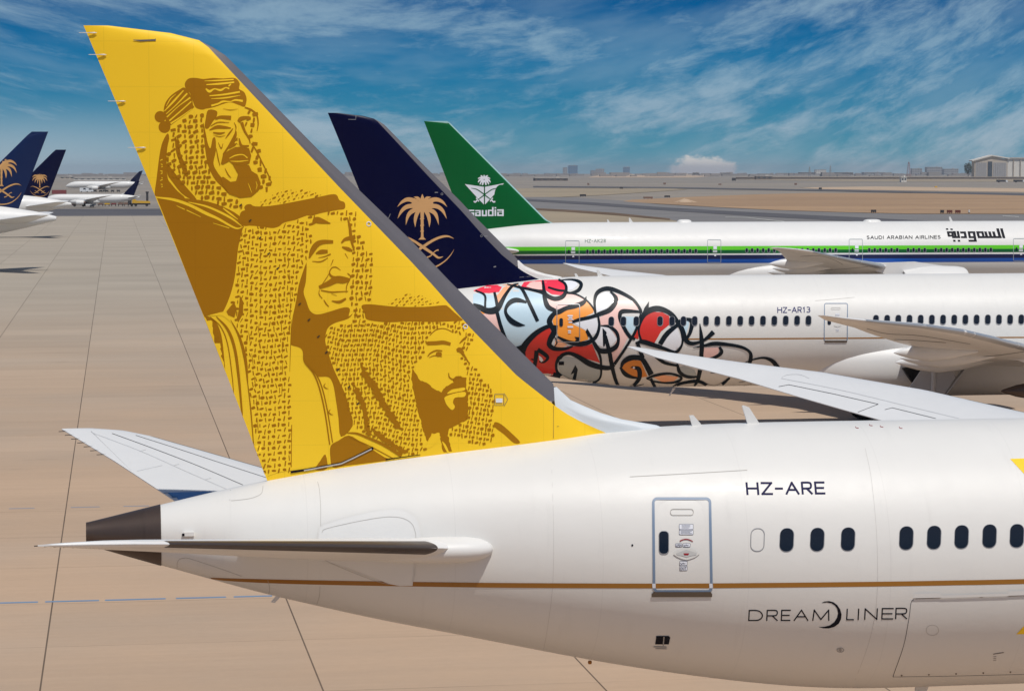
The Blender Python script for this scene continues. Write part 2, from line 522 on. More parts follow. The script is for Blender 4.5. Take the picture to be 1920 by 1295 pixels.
S787 = dict(
    len=62.8, ratio=0.971, tail_z0=6.25,
    top=[(0, 6.48), (1.53, 6.83), (3.0, 7.16), (5.1, 7.54), (7.08, 7.82), (9.26, 8.06), (11.1, 8.24), (12.5, 8.33), (14.4, 8.38), (52, 8.38), (55.5, 8.1), (58.5, 7.3), (60.8, 6.2), (62.2, 5.1), (62.8, 4.3)],
    bot=[(0, 6.03), (0.75, 5.79), (1.53, 5.55), (2.66, 5.21), (3.8, 4.86), (4.94, 4.58), (6.09, 4.28), (7.25, 4.04), (8.42, 3.78), (9.59, 3.52), (10.78, 3.26), (11.97, 3.03), (13.17, 2.83), (14.38, 2.65), (15.6, 2.51), (16.8, 2.44), (56, 2.44), (59, 2.7), (61.5, 3.3), (62.8, 4.1)],
    stab=dict(le=[(0.6, 8.2), (2, 7.7), (2.8, 7.1), (6.2, 4.07), (7.05, 3.31), (9.0, 1.55), (9.5, 0.95), (9.8, 0.2), (9.9, -0.45)], te=[(0.6, 3.3), (2, 2.75), (4.57, 1.66), (7.11, 0.57), (9.9, -0.72)], z=lambda o: 6.05 + (o - 2) * 0.181, span=9.9, tc=0.10, y0=0.6),
    wing=dict(le=[(2.2, 41.5), (20.0, 29.25), (23.47, 26.6), (25.97, 23.9), (27.5, 21.5), (29.0, 19.35), (30.0, 18.1)], te=[(2.2, 30.3), (9.5, 29.4), (12, 28.4), (16, 26.7), (20.7, 23.8), (23.55, 22.05), (25.83, 20.7), (28.63, 18.55), (30.0, 17.85)],
              z=lambda o: 4.0 + (o - 2.9) / 27.1 * 2.6 + ((o - 2.9) / 27.1) ** 2 * 1.35, span=30.0, tc=0.11, y0=2.2),
    eng=dict(o=9.9, z=2.85, x0=36.6, x1=41.6, r=1.75, plug=33.2), fair=[(7.6, 29.9, 4.6), (12.3, 28.5, 4.2), (16.6, 26.6, 3.6)],
    belly=(24.6, 47.5, 3.22, 3.55, 1.75), gear=(5.0, 31.3))
S777 = dict(
    len=73.1, ratio=1.0,
    top=[(0, 7.3), (2, 7.85), (6.8, 8.62), (10, 9.0), (13, 9.16), (16, 9.2), (61, 9.2), (65, 8.9), (69, 7.9), (71.5, 6.7), (73.1, 5.3)],
    bot=[(0, 6.75), (3, 6.0), (8, 4.9), (14, 3.75), (19, 3.1), (22, 3.0), (66, 3.0), (70, 3.4), (72.3, 4.2), (73.1, 5.0)],
    stab=dict(le=[(0.6, 11.0), (2.4, 9.2), (10.4, 3.0), (10.8, 2.4)], te=[(0.6, 3.8), (10.8, 0.6)], z=lambda o: 6.6 + (o - 2) * 0.12, span=10.8, tc=0.10, y0=0.6),
    wing=dict(le=[(2.6, 46.9), (29, 29.5), (31, 27.6), (32.4, 25.9)], te=[(2.6, 33.6), (11, 33.0), (29, 26.9), (32.4, 25.2)],
              z=lambda o: 4.7 + 3.05 * (max(o - 3, 0) / 29.4) ** 1.15, span=32.4, tc=0.11, y0=2.6),
    eng=dict(o=9.8, z=3.35, x0=43.6, x1=49.6, r=1.98, plug=40.5), fair=[(7.5, 33.2, 5.0), (13.3, 32.0, 4.6), (19.5, 29.9, 4.2)],
    belly=(27, 53, 3.5, 4.1, 1.9), gear=(5.5, 37.0))
# fin outlines measured on the aircraft's middle plane: (x, y) pixels at distance D, X origin of the tail
def fin_tab(px, D, X0):
    out = []
    for p in px:
        q = at_y(p[0], p[1], D)
        out.append((q.z, q.x - X0))
    return sorted(out)
D1, X1 = 53.5, -0.65
D2, X2 = 130.7, 10.95
D3, X3 = 230.0, 27.30
TE1 = fin_tab([(154.7, 46.9), (236, 230), (330, 464), (380, 591), (423, 699), (497, 891), (515, 935)], D1, X1)
cf = np.polyfit([a for a, _ in TE1], [c for _, c in TE1], 2)
TE1 = [(float(z_), float(np.polyval(cf, z_))) for z_ in np.linspace(TE1[0][0], TE1[-1][0], 60)]
LE1 = fin_tab([(156, 46.4), (203, 48.4), (248, 52.5), (293.7, 58.75), (337.5, 65), (365.6, 72.5), (390, 83), (423.4, 104.7), (615.6, 300), (668.8, 352), (770, 449.6), (840.8, 525), (1036.8, 719), (1070, 749.8), (1109, 767), (1138.8, 778.4), (1177.7, 788.8), (1246.5, 799), (1262, 812)], D1, X1)
BD1 = fin_tab([(365, 72.0), (382.8, 80.6), (408, 108), (634, 350), (770, 491), (805.7, 530), (877, 611), (966.5, 703), (1039.5, 760.2), (1070, 780.7), (1106.7, 798), (1136.5, 811), (1150, 822)], D1, X1)
S787['fin'] = dict(te=TE1, le=LE1, bd=BD1, s0=fin_tab([(423.4, 104.7), (1000, 682)], D1, X1), xcut=at_y(1037, 740, D1).x - X1, zcut=at_y(1037, 719, D1).z, zcut2=at_y(1037, 759, D1).z, le_top=at_y(410, 103.5, D1).z)
TE3 = fin_tab([(794.8, 227), (848, 364), (868, 415), (880, 446), (888, 466)], D3, X3)
LE3 = fin_tab([(796, 226.8), (838, 227.3), (841.5, 228.5), (1025, 412.7), (1040, 419.5), (1052, 428)], D3, X3)
BD3 = fin_tab([(796, 227.6), (836, 228.2), (840, 230), (1021, 412.7), (1036, 420), (1047, 428)], D3, X3)
S777['fin'] = dict(te=TE3, le=LE3, bd=BD3, s0=fin_tab([(842, 229), (1025, 412.7)], D3, X3), xcut=99, zcut=0, zcut2=0, le_top=99)

def build_fin(A, S, panel_mat, le_mat, fair_mat, nz=70, nx=36):
    fn = S['fin']
    ip = lambda t, z: float(np.interp(z, [a for a, _ in t], [b for _, b in t]))
    ztop = fn['te'][-1][0]
    zb = fn['te'][0][0]
    s0 = fn['s0']
    def xs(z): return s0[0][1] + (z - s0[0][0]) * (s0[1][1] - s0[0][1]) / (s0[1][0] - s0[0][0])
    LEp = [(b, a) for a, b in fn['le']]
    LEp.sort()
    def toph(x): return float(np.interp(x, [a for a, _ in LEp], [b for _, b in LEp]))
    def tk(x, z):
        xt, xl = ip(fn['te'], z), xs(z)
        c = max(xl - xt, 0.5)
        T = min(0.045 * c, 0.34)
        s = (xl - x) / c
        t = max(T * nac(s), 0.0) if s > 0 else 0.0
        le = ip(fn['le'], z)
        if fn['zcut'] and z < fn['zcut'] + 0.6 and x > xl - 1.6:      # dorsal fairing ahead of the straight leading edge
            k = min(1.0, (fn['zcut'] + 0.6 - z) / 0.6) * min(1.0, (x - xl + 1.6) / 1.6)
            t = max(t, 0.16 * k * math.sqrt(min(1.0, max(le - x, 0.0) / 0.5)))
        d = max(toph(x) - z, 0.0)
        if z > 12: t *= math.sqrt(min(1.0, d / 0.22))
        return t + 0.006
    zs = list(np.linspace(zb, ztop - 0.012, nz))
    zs += [fn['zcut'], fn['zcut2'], fn['le_top']] if fn['zcut'] else []
    zs = sorted(z for z in zs if z <= ztop)
    ca = [0.5 - 0.5 * math.cos(math.pi * i / nx) for i in range(nx + 1)]
    parts = []
    def strip(name, m, rng, parent):
        """rng(z) -> (x_aft, x_fore) or None"""
        v, f, prev = [], [], None
        full = name == 'tail_fin'
        for z in zs:
            r = rng(z)
            if r is None or r[1] - r[0] < 1e-4:
                prev = None
                continue
            row = []
            a, b = r
            # closed loop: near side fore -> aft, far side aft -> fore
            for sgn, seq in ((-1, ca[::-1]), (1, ca)):
                for c in seq:
                    x = a + (b - a) * c
                    row.append((x, sgn * tk(x, z), z))
            base = len(v)
            v += row
            if prev is not None:
                n = len(row)
                for i in range(n): f.append((prev + i, prev + (i + 1) % n, base + (i + 1) % n, base + i))
            prev = base
        if v and full: f.append(tuple(range(prev, prev + 2 * (nx + 1))))
        o = mk(name, v, f, m, parent)
        fix_normals(o, 50)
        return o
    bd = lambda z: ip(fn['bd'], z)
    le = lambda z: ip(fn['le'], z)
    te = lambda z: ip(fn['te'], z)
    fin = strip('tail_fin', panel_mat, lambda z: (te(z), min(bd(z), le(z))), A.root)
    def r_le(z):
        if z < fn['zcut2']: return None
        return (bd(z), min(le(z), fn['xcut']) if z < fn['zcut'] + 1e-6 else le(z))
    lo = strip('leading_edge', le_mat, r_le, A.root)
    if fn['zcut']:
        def r_f(z):
            if z > fn['zcut']: return None
            return (max(bd(z), fn['xcut'] if z > fn['zcut2'] - 1e-6 else -9), le(z))
        strip('dorsal_fairing', fair_mat, r_f, A.root)
    A.fin, A.fin_le = fin, lo
    return fin
def build_fuselage(A, S, m, seg=128):
    L = S['len']
    xs = [0.0]
    while xs[-1] < L - 0.05:
        x = xs[-1]
        xs.append(min(L, x + (0.35 if x < 20 else (1.0 if x < L - 12 else 0.4))))
    t = smooth_prof(S['top'], np.array(xs), 0.6)
    b = smooth_prof(S['bot'], np.array(xs), 0.6)
    t[-1] = b[-1] + 0.02
    v, f = [], []
    for x, a, c in zip(xs, t, b):
        zc, rh = (a + c) / 2, max((a - c) / 2, 0.01)
        rw = rh * (1 + (S['ratio'] - 1) * min(x / 15, 1))
        for i in range(seg):
            an = 2 * math.pi * i / seg
            v.append((x, rw * math.cos(an), zc + rh * math.sin(an)))
    for k in range(len(xs) - 1):
        for i in range(seg): f.append((k * seg + i, k * seg + (i + 1) % seg, (k + 1) * seg + (i + 1) % seg, (k + 1) * seg + i))
    f.append(tuple(range(seg)))
    f.append(tuple(range((len(xs) - 1) * seg, len(xs) * seg)))
    o = mk('fuselage', v, f, m, A.root)
    fix_normals(o, 60)
    A.fus = o
    return o
def surf_loop(S, o, n=13, rng=(0.0, 1.0), grow_=0.0):
    """airfoil loop at span station o: list of (x, dz)"""
    le = float(np.interp(o, [a for a, _ in S['le']], [b for _, b in S['le']]))
    te = float(np.interp(o, [a for a, _ in S['te']], [b for _, b in S['te']]))
    c = le - te
    up, dn = [], []
    for i in range(n + 1):
        s = rng[0] + (rng[1] - rng[0]) * (0.5 - 0.5 * math.cos(math.pi * i / n))
        h = S['tc'] / 2 * c * nac(s) + 0.012 * s
        cam_ = 0.0
        up.append((le - c * s + (grow_ if s < 0.002 else 0), cam_ + h + grow_))
        dn.append((le - c * s + (grow_ if s < 0.002 else 0), cam_ - h * 0.85 - grow_))
    return up, dn
def build_surface(A, S, side, name, m, n=14):
    st = sorted(set([S['y0'], S['span']] + [a for a, _ in S['le'] + S['te'] if S['y0'] < a < S['span']] + list(np.linspace(S['y0'], S['span'], 18))))
    v, f = [], []
    for o in st:
        up, dn = surf_loop(S, o, n)
        row = up + dn[::-1][:-1] if False else up + dn[::-1]
        z = S['z'](o)
        v += [(x, side * o, z + d) for x, d in row]
    k = 2 * (n + 1)
    for j in range(len(st) - 1):
        for i in range(k): f.append((j * k + i, j * k + (i + 1) % k, (j + 1) * k + (i + 1) % k, (j + 1) * k + i))
    f.append(tuple(range(k)))
    f.append(tuple(range((len(st) - 1) * k, len(st) * k)))
    o_ = mk(name, v, f, m, A.root)
    fix_normals(o_, 50)
    return o_
def build_strip(A, S, side, name, m, o0, o1, rng, parent, n=8, d=0.006):
    v, f = [], []
    st = list(np.linspace(o0, o1, 16))
    for o in st:
        up, dn = surf_loop(S, o, n, rng, d)
        # taper to a rounded point at the inner end
        z = S['z'](o)
        row = up[::-1] + dn[1:]
        v += [(x, side * o, z + q) for x, q in row]
    k = 2 * n + 1
    for j in range(len(st) - 1):
        for i in range(k - 1): f.append((j * k + i, j * k + i + 1, (j + 1) * k + i + 1, (j + 1) * k + i))
    o_ = mk(name, v, f, m, parent)
    return fix_normals(o_)
def build_engine(A, E, side, cowl_mat):
    c = (0, side * E['o'], E['z'])
    r, x0, x1 = E['r'], E['x0'], E['x1']
    b = MB()
    L = x1 - x0
    b.lathe(c, (1, 0, 0), [(x0, r * 0.74), (x0 + 0.02, r * 0.80), (x0 + L * 0.3, r * 0.95), (x0 + L * 0.6, r), (x0 + L * 0.85, r * 0.98), (x1 - 0.25, r * 0.93), (x1 - 0.05, r * 0.87), (x1, r * 0.83), (x1 - 0.05, r * 0.80), (x1 - 0.8, r * 0.80), (x1 - 1.2, r * 0.81), (x0 + 0.8, r * 0.80), (x0, r * 0.74)], 36)
    en = b.build('engine', cowl_mat, A.root, sharp=45)
    b = MB()
    b.lathe(c, (1, 0, 0), [(x1 - 1.3, 0.01), (x1 - 1.3, r * 0.8)], 36)
    b.build('fan_disc', DARKMET, en, smooth=False)
    b = MB()
    b.lathe(c, (1, 0, 0), [(x0 + 1.0, r * 0.62), (x0, r * 0.58), (x0 - 1.3, r * 0.42), (x0 - 1.9, r * 0.36), (x0 - 1.86, r * 0.33), (x0 - 1.2, r * 0.33)], 32)
    b.build('core_nozzle', EXH, en, sharp=50)
    b = MB()
    p = E['plug']
    b.lathe(c, (1, 0, 0), [(p, 0.02), (p + 0.15, 0.10), (p + 0.8, r * 0.17), (x0 - 1.6, r * 0.27), (x0 - 1.0, r * 0.29)], 28)
    b.build('exhaust_plug', EXH, en, smooth=True)
    wz = A.S['wing']['z'](E['o'])
    le = float(np.interp(E['o'], [a for a, _ in A.S['wing']['le']], [q for _, q in A.S['wing']['le']]))
    b = MB()
    b.prism([(x1 - 1.6, E['z'] + r * 0.95), (x0 + 1.2, wz - 0.1 + 0.55), (le - 1.2, wz + 0.35), (le - 3.2, wz - 0.25), (x0 - 2.6, wz - 0.35), (x0 - 0.6, E['z'] + r * 0.45), (x0 + 0.3, E['z'] + r * 0.6)], (0, side * E['o'], 0), (1, 0, 0), (0, 0, 1), (0, 1, 0), 0.42)
    b.build('pylon', WING_W, en, smooth=False)
    return en
def airliner(name, label, S, X0, Y0, fin_mat, le_mat, fair_mat, fus_mat, group=None, flip=False, scale=1.0, seg=128, detail=True, cowl=None):
    A = Aircraft()
    A.S = S
    A.root = empty(name, (X0, Y0, 0), math.pi if flip else 0.0, label, 'airliner', group, scale)
    A.inv = Matrix.LocRotScale(Vector((X0, Y0, 0)), A.root.rotation_euler, Vector((scale,) * 3)).inverted()
    A.D = Y0
    build_fuselage(A, S, fus_mat, seg)
    build_fin(A, S, fin_mat, le_mat, fair_mat, 70 if detail else 24, 36 if detail else 14)
    A.stab, A.wing = {}, {}
    for side in (-1, 1):
        A.stab[side] = build_surface(A, S['stab'], side, 'horizontal_stabilizer', WING_W)
        A.wing[side] = build_surface(A, S['wing'], side, 'wing', WING_W)
        build_engine(A, S['eng'], side, cowl or WHITE2)
        for (o, x, ln) in S['fair']:
            z = S['wing']['z'](o)
            b = MB()
            k = ln / 4.6
            b.lathe((0, 0, 0), (1, 0, 0), [(0, 0.02), (0.25 * ln * 0.4, 0.16 * k), (0.25 * ln, 0.30 * k), (0.5 * ln, 0.42 * k), (0.75 * ln, 0.33 * k), (ln * 1.15, 0.03)], 16)
            b.v = [(x - 1.5 * k + p[0], side * o + p[1], z - 0.30 + p[2] * 1.35) for p in b.v]
            b.build('flap_track_fairing', WING_W, A.wing[side], smooth=True)
    # belly fairing
    x0, x1, ry, zc, rz = S['belly']
    v, f = [], []
    nst, sg = 34, 48
    for i in range(nst + 1):
        t = i / nst
        e = max(0.0, math.sin(math.pi * min(1, t * 1.0))) ** 0.45 if 0 < t < 1 else 0.0
        e = min(1.0, (min(t / 0.34, 1, (1 - t) / 0.25)))
        e = math.sqrt(max(0, 1 - (1 - e) ** 2))
        for j in range(sg):
            an = 2 * math.pi * j / sg
            ca_, sa_ = math.cos(an), math.sin(an)
            q = 2 / 2.6
            v.append((x0 + (x1 - x0) * t, (ry * (0.72 + 0.28 * e) if e > 0 else 0.5) * math.copysign(abs(ca_) ** q, ca_) * (e ** 0.5), zc + rz * math.copysign(abs(sa_) ** q, sa_) * e))
    for i in range(nst):
        for j in range(sg): f.append((i * sg + j, i * sg + (j + 1) % sg, (i + 1) * sg + (j + 1) % sg, (i + 1) * sg + j))
    A.belly = fix_normals(mk('belly_fairing', v, f, WHITE2, A.root))
    # main landing gear
    go, gx = S['gear']
    for side in (-1, 1):
        b = MB()
        wz = S['wing']['z'](go)
        b.tube((gx, side * go, wz), (gx - 0.1, side * go, 0.75), 0.17, 0.14)
        b.tube((gx - 0.9, side * go, 0.68), (gx + 0.9, side * go, 0.68), 0.12)
        b.tube((gx + 0.1, side * go, 1.6), (gx + 2.4, side * (go - 1.4), wz - 0.4), 0.09)
        b.tube((gx, side * go, 1.9), (gx - 0.6, side * (go - 2.2), wz - 0.3), 0.08)
        lg = b.build('landing_gear', STEEL, A.root, sharp=40)
        for ax in (-0.75, 0.75):
            for sy in (-0.42, 0.42):
                b = MB()
                b.lathe((gx + ax, side * go + sy, 0.68), (0, 1, 0), [(-0.16, 0.34), (-0.22, 0.52), (-0.17, 0.64), (0, 0.68), (0.17, 0.64), (0.22, 0.52), (0.16, 0.34)], 24)
                wh = b.build('wheel', RUBBER, lg, smooth=True)
                b = MB()
                b.lathe((gx + ax, side * go + sy, 0.68), (0, 1, 0), [(-0.15, 0.02), (-0.15, 0.33), (0.15, 0.33), (0.15, 0.02)], 16)
                b.build('wheel_hub', STEEL, wh, sharp=40)
    return A
def rim_light(): pass

# ------------------------------------------------------------------ setting
def flat(name, pts, z, m, kind='structure'):
    o = mk(name, [(p[0], p[1], z) for p in pts], [tuple(range(len(pts)))], m, smooth=False)
    bm = bmesh.new()
    bm.from_mesh(o.data)
    bmesh.ops.triangulate(bm, faces=bm.faces)
    bmesh.ops.recalc_face_normals(bm, faces=bm.faces)
    for fc in bm.faces:
        if fc.normal.z < 0: fc.normal_flip()
    bm.to_mesh(o.data)
    bm.free()
    return tag(o, kind=kind)
def flat_px(name, px, z, m, kind='structure'):
    return flat(name, [ground(x, y) for x, y in px], z, m, kind)
def strip_px(name, px, wid, z, m, kind='structure'):
    top = [(x, y - wid_ / 2) for (x, y), wid_ in zip(px, np.interp(range(len(px)), np.linspace(0, len(px) - 1, len(wid)), wid))]
    bot = [(x, y + wid_ / 2) for (x, y), wid_ in zip(px, np.interp(range(len(px)), np.linspace(0, len(px) - 1, len(wid)), wid))]
    return flat_px(name, top + bot[::-1], z, m, kind)
def earth(name, c1, c2, scale=0.01, rough=0.95):
    m = bpy.data.materials.new(name)
    m.use_nodes = True
    q = NG(m.node_tree)
    b = m.node_tree.nodes['Principled BSDF']
    b.inputs['Roughness'].default_value = rough
    b.inputs['Specular IOR Level'].default_value = 0.15
    tc = q.n('ShaderNodeTexCoord').outputs['Object']
    mp = q.n('ShaderNodeMapping', {'Vector': tc, 'Scale': (0.35, 1.0, 1.0)}).outputs[0]
    n = q.noise(mp, scale, 8, 0.65, 0.4)
    n2 = q.noise(tc, scale * 9, 4, 0.7)
    f = q.m('ADD', q.m('MULTIPLY', n, 0.7), q.m('MULTIPLY', n2, 0.3))
    m.node_tree.links.new(q.mix(q.step(f, 0.36, 0.64), (*c1, 1), (*c2, 1)), b.inputs['Base Color'])
    return m
PLAIN = earth('plain_ground', (0.22, 0.20, 0.18), (0.30, 0.26, 0.215), 0.004)
SAND = earth('sand', (0.30, 0.20, 0.125), (0.40, 0.265, 0.16), 0.012)
SAND_G = earth('sand_grey', (0.27, 0.225, 0.165), (0.35, 0.285, 0.20), 0.010)
SAND_P = earth('sand_pale', (0.43, 0.32, 0.225), (0.50, 0.38, 0.27), 0.005)
SCRUB = earth('scrub_edge', (0.085, 0.055, 0.035), (0.19, 0.13, 0.085), 0.15)
ASPH = earth('asphalt', (0.175, 0.17, 0.172), (0.215, 0.205, 0.20), 0.03)
ASPH_D = earth('asphalt_dark', (0.080, 0.079, 0.088), (0.12, 0.117, 0.125), 0.03)

cm = bpy.data.materials.new('apron_concrete')
cm.use_nodes = True
q = NG(cm.node_tree)
b = cm.node_tree.nodes['Principled BSDF']
tc = q.n('ShaderNodeTexCoord').outputs['Object']
sp = q.n('ShaderNodeSeparateXYZ', {0: tc}).outputs
SLAB = 7.52
ux = q.m('DIVIDE', q.m('ADD', sp[0], 2.12), SLAB)
uy = q.m('DIVIDE', q.m('ADD', sp[1], 1.0), 7.5)
def joint(u, wd, pitch):
    fr = q.m('FRACT', u)
    d = q.m('MULTIPLY', q.m('MINIMUM', fr, q.m('SUBTRACT', 1.0, fr)), pitch)
    return q.m('SUBTRACT', 1.0, q.step(d, wd * 0.55, wd))
jn = q.noise(q.n('ShaderNodeMapping', {'Vector': tc, 'Scale': (0.5, 0.12, 1)}).outputs[0], 1.0, 3)
jx = q.m('MULTIPLY', joint(ux, 0.030, SLAB), q.m('ADD', 0.62, q.m('MULTIPLY', jn, 0.4)))
jy = q.m('MULTIPLY', joint(uy, 0.040, 7.5), q.step(q.noise(q.n('ShaderNodeMapping', {'Vector': tc, 'Scale': (0.09, 0.30, 1)}).outputs[0], 1.0, 4), 0.38, 0.62, 0.06, 0.42))
jj = q.m('MAXIMUM', jx, jy)
cell = q.n('ShaderNodeCombineXYZ', {0: q.m('FLOOR', ux), 1: q.m('FLOOR', uy), 2: 0.0}).outputs[0]
slab = q.n('ShaderNodeTexWhiteNoise', {'Vector': cell}, noise_dimensions='3D').outputs[0]
st = q.noise(q.n('ShaderNodeMapping', {'Vector': tc, 'Scale': (0.10, 2.2, 1)}).outputs[0], 1.0, 7, 0.7)
blot = q.noise(q.n('ShaderNodeMapping', {'Vector': tc, 'Scale': (0.25, 0.7, 1)}).outputs[0], 0.12, 7, 0.62)
fine = q.noise(tc, 3.0, 6, 0.7)
v = q.m('ADD', 1.0, q.m('MULTIPLY', q.m('SUBTRACT', slab, 0.5), 0.07))
odd = q.n('ShaderNodeTexWhiteNoise', {'Vector': q.n('ShaderNodeVectorMath', {0: cell, 1: (17.3, 5.1, 2.0)}, operation='ADD').outputs[0]}, noise_dimensions='3D').outputs[0]
v = q.m('SUBTRACT', v, q.m('MULTIPLY', q.step(odd, 0.88, 0.90), 0.05))
v = q.m('ADD', v, q.m('MULTIPLY', q.step(odd, 0.10, 0.08), 0.04))
oil = q.step(q.noise(q.n('ShaderNodeMapping', {'Vector': tc, 'Location': (4.2, 9.1, 0)}).outputs[0], 0.33, 6, 0.75), 0.66, 0.80)
v = q.m('SUBTRACT', v, q.m('MULTIPLY', oil, 0.20))
v = q.m('ADD', v, q.m('MULTIPLY', q.m('SUBTRACT', st, 0.5), 0.20))
v = q.m('ADD', v, q.m('MULTIPLY', q.m('SUBTRACT', blot, 0.5), 0.36))
v = q.m('ADD', v, q.m('MULTIPLY', q.m('SUBTRACT', fine, 0.5), 0.12))
stain = q.step(q.noise(q.n('ShaderNodeMapping', {'Vector': tc, 'Scale': (0.10, 0.45, 1)}).outputs[0], 0.9, 5, 0.7), 0.60, 0.78)
v = q.m('MULTIPLY', v, q.m('SUBTRACT', 1.0, q.m('MULTIPLY', stain, 0.22)))
v = q.m('MULTIPLY', v, q.m('SUBTRACT', 1.0, q.m('MULTIPLY', jj, 0.84)))
cb = q.mix(q.step(q.noise(tc, 0.05, 5, 0.6), 0.35, 0.7), (0.475, 0.335, 0.228, 1), (0.425, 0.318, 0.232, 1))
# the apron concrete turns greyer with distance
cb = q.mix(q.step(sp[1], 85, 330), cb, (0.375, 0.325, 0.262, 1))
vc = q.n('ShaderNodeCombineXYZ', {0: v, 1: v, 2: v}).outputs[0]
cm.node_tree.links.new(q.mix(1.0, cb, vc, 'MULTIPLY'), b.inputs['Base Color'])
b.inputs['Roughness'].default_value = 0.85
b.inputs['Specular IOR Level'].default_value = 0.25
bp = q.n('ShaderNodeBump', {'Strength': 0.35, 'Distance': 0.02, 'Height': q.m('SUBTRACT', st, q.m('MULTIPLY', jj, 1.0))})
cm.node_tree.links.new(bp.outputs[0], b.inputs['Normal'])

flat('ground', [(-15000, -3000), (15000, -3000), (15000, 16000), (-15000, 16000)], -0.30, PLAIN)
flat('apron', [(-700, -150), (900, -150), (900, 600), (60, 655), (35, 800), (-700, 812)], 0.0, cm)
flat('taxiway', [(-900, 812), (35, 800), (60, 960), (-900, 985)], -0.06, ASPH_D)
flat_px('sand', [(930, 436), (930, 387), (1007, 391.5), (1060, 394.5), (1150, 400.5), (1256, 410.5), (1330, 422), (1330, 436)], -0.16, SAND_G)
strip_px('scrub', [(960, 388), (1007, 391.8), (1060, 394.5), (1150, 400.5), (1256, 410.5)], [2.5, 3.5, 4, 4.5, 3], -0.10, SCRUB)
flat_px('taxiway', [(940, 367), (1080, 370), (1170, 376), (1240, 383), (1330, 387.5), (1450, 393.5), (1560, 397), (1700, 400.5), (2300, 402), (2300, 432), (1330, 424), (1256, 411), (1150, 401), (1060, 395), (1007, 392), (940, 387)], -0.14, ASPH)
strip_px('taxi_track', [(960, 373), (1100, 381), (1256, 392), (1400, 400.5), (1600, 410.5), (1750, 418)], [4, 5, 6, 7, 8, 8], -0.08, ASPH_D)
strip_px('paint_line', [(1360, 407), (1400, 407.5), (1430, 411), (1470, 415)], [0.5, 0.7], -0.04, mat('line_paint', (0.6, 0.6, 0.55), 0.8))
strip_px('paint_line', [(1880, 404.5), (1910, 406)], [0.6, 0.8], -0.04, MATS['line_paint'])
flat_px('sand', [(1168, 377), (1185, 374), (1230, 372), (1300, 368.5), (1420, 364), (1520, 361.5), (1700, 362), (2300, 368), (2300, 401), (1700, 400), (1560, 396.5), (1450, 393), (1330, 387), (1240, 382), (1180, 378)], -0.12, SAND)
flat_px('sand', [(930, 353), (1100, 353), (1250, 352.5), (1290, 355), (1200, 361), (1130, 365.5), (1050, 369), (940, 369)], -0.12, SAND_G)
flat_px('road', [(1000, 348.6), (1240, 350.6), (1400, 353), (1560, 355.6), (1700, 358.4), (2300, 369), (2300, 375), (1700, 361.4), (1560, 358.4), (1400, 355.6), (1240, 353), (1000, 351)], -0.08, ASPH_D)
flat_px('sand', [(1500, 351.5), (1640, 349.5), (2300, 358), (2300, 365), (1700, 357), (1540, 354.5)], -0.12, SAND_P)
flat_px('sand', [(1100, 333), (1130, 327), (1300, 325.5), (1380, 328), (1300, 333)], -0.10, SAND_P)
flat_px('sand', [(1380, 337), (1500, 333.5), (2300, 336), (2300, 341), (1600, 340)], -0.10, SAND_G)
# painted stand lines: blue dashes across the apron
bp_ = mat('blue_line_paint', (0.16, 0.24, 0.36), 0.8, vary=0.15)
bl = MB()
x = -60.0
while x < 60:
    ln = rnd.uniform(1.2, 2.1)
    bl.add([(x, 81.77, 0.004), (x + ln, 81.77, 0.004), (x + ln, 82.02, 0.004), (x, 82.02, 0.004)], [(0, 1, 2, 3)])
    x += ln + rnd.uniform(0.06, 0.35)
tag(mk('painted_line', bl.v, bl.f, bp_, smooth=False), kind='structure')
bl = MB()
x = -60.0
while x < 20:
    ln = rnd.uniform(0.6, 1.3)
    bl.add([(x, 104.9, 0.004), (x + ln, 104.9, 0.004), (x + ln, 105.15, 0.004), (x, 105.15, 0.004)], [(0, 1, 2, 3)])
    x += ln + rnd.uniform(0.4, 1.6)
tag(mk('painted_line', bl.v, bl.f, mat('faded_blue_paint', (0.27, 0.26, 0.28), 0.85), smooth=False), kind='structure')

# ------------------------------------------------------------------ the three parked airliners
A1 = airliner('airliner', 'white wide-body airliner in front with a yellow tail fin painted with three men', S787, X1, D1, YELLOW, GREY_LE, PALE_FAIR, WHITE)
A2 = airliner('airliner', 'white airliner with a navy fin and colourful painted swirls on its rear fuselage', S787, X2, D2, NAVY, GREY_LE, WHITE2, WHITE)
A3 = airliner('airliner', 'white airliner with a green fin and green and blue stripes along its side', S777, X3, D3, GREEN, mat('pale_green_edge', (0.30, 0.50, 0.50), 0.3), WHITE2, WHITE2, cowl=WHITE2)
H1, HF1 = Hit([A1.fus], D1), Hit([A1.fin, A1.fin_le], D1)
H2, HF2 = Hit([A2.fus], D2), Hit([A2.fin, A2.fin_le], D2)
H3, HF3 = Hit([A3.fus], D3), Hit([A3.fin], D3)

# ---- painted portraits on the yellow fin -------------------------------------------------
b1 = Decal(HF1, 0.002)      # ochre areas
b1.auto = 3
y2 = Decal(HF1, 0.0045)      # yellow over ochre
y2.auto = 3
b3 = Decal(HF1, 0.007)      # ochre details
zA = lambda p: Z(270, 130, 0.23162, p)
zB = lambda p: Z(370, 350, 0.23162, p)
zC = lambda p: Z(580, 530, 0.27027, p)
zD = lambda p: Z(380, 560, 0.26247, p)
def bA(d, p, w_, **k): d.brush(zA(p), [x * 0.2316 for x in w_] if hasattr(w_, '__len__') else w_ * 0.2316, **k)
def bB(d, p, w_, **k): d.brush(zB(p), [x * 0.2316 for x in w_] if hasattr(w_, '__len__') else w_ * 0.2316, **k)
def bC(d, p, w_, **k): d.brush(zC(p), [x * 0.2703 for x in w_] if hasattr(w_, '__len__') else w_ * 0.2703, **k)
def bD(d, p, w_, **k): d.brush(zD(p), [x * 0.2625 for x in w_] if hasattr(w_, '__len__') else w_ * 0.2625, **k)
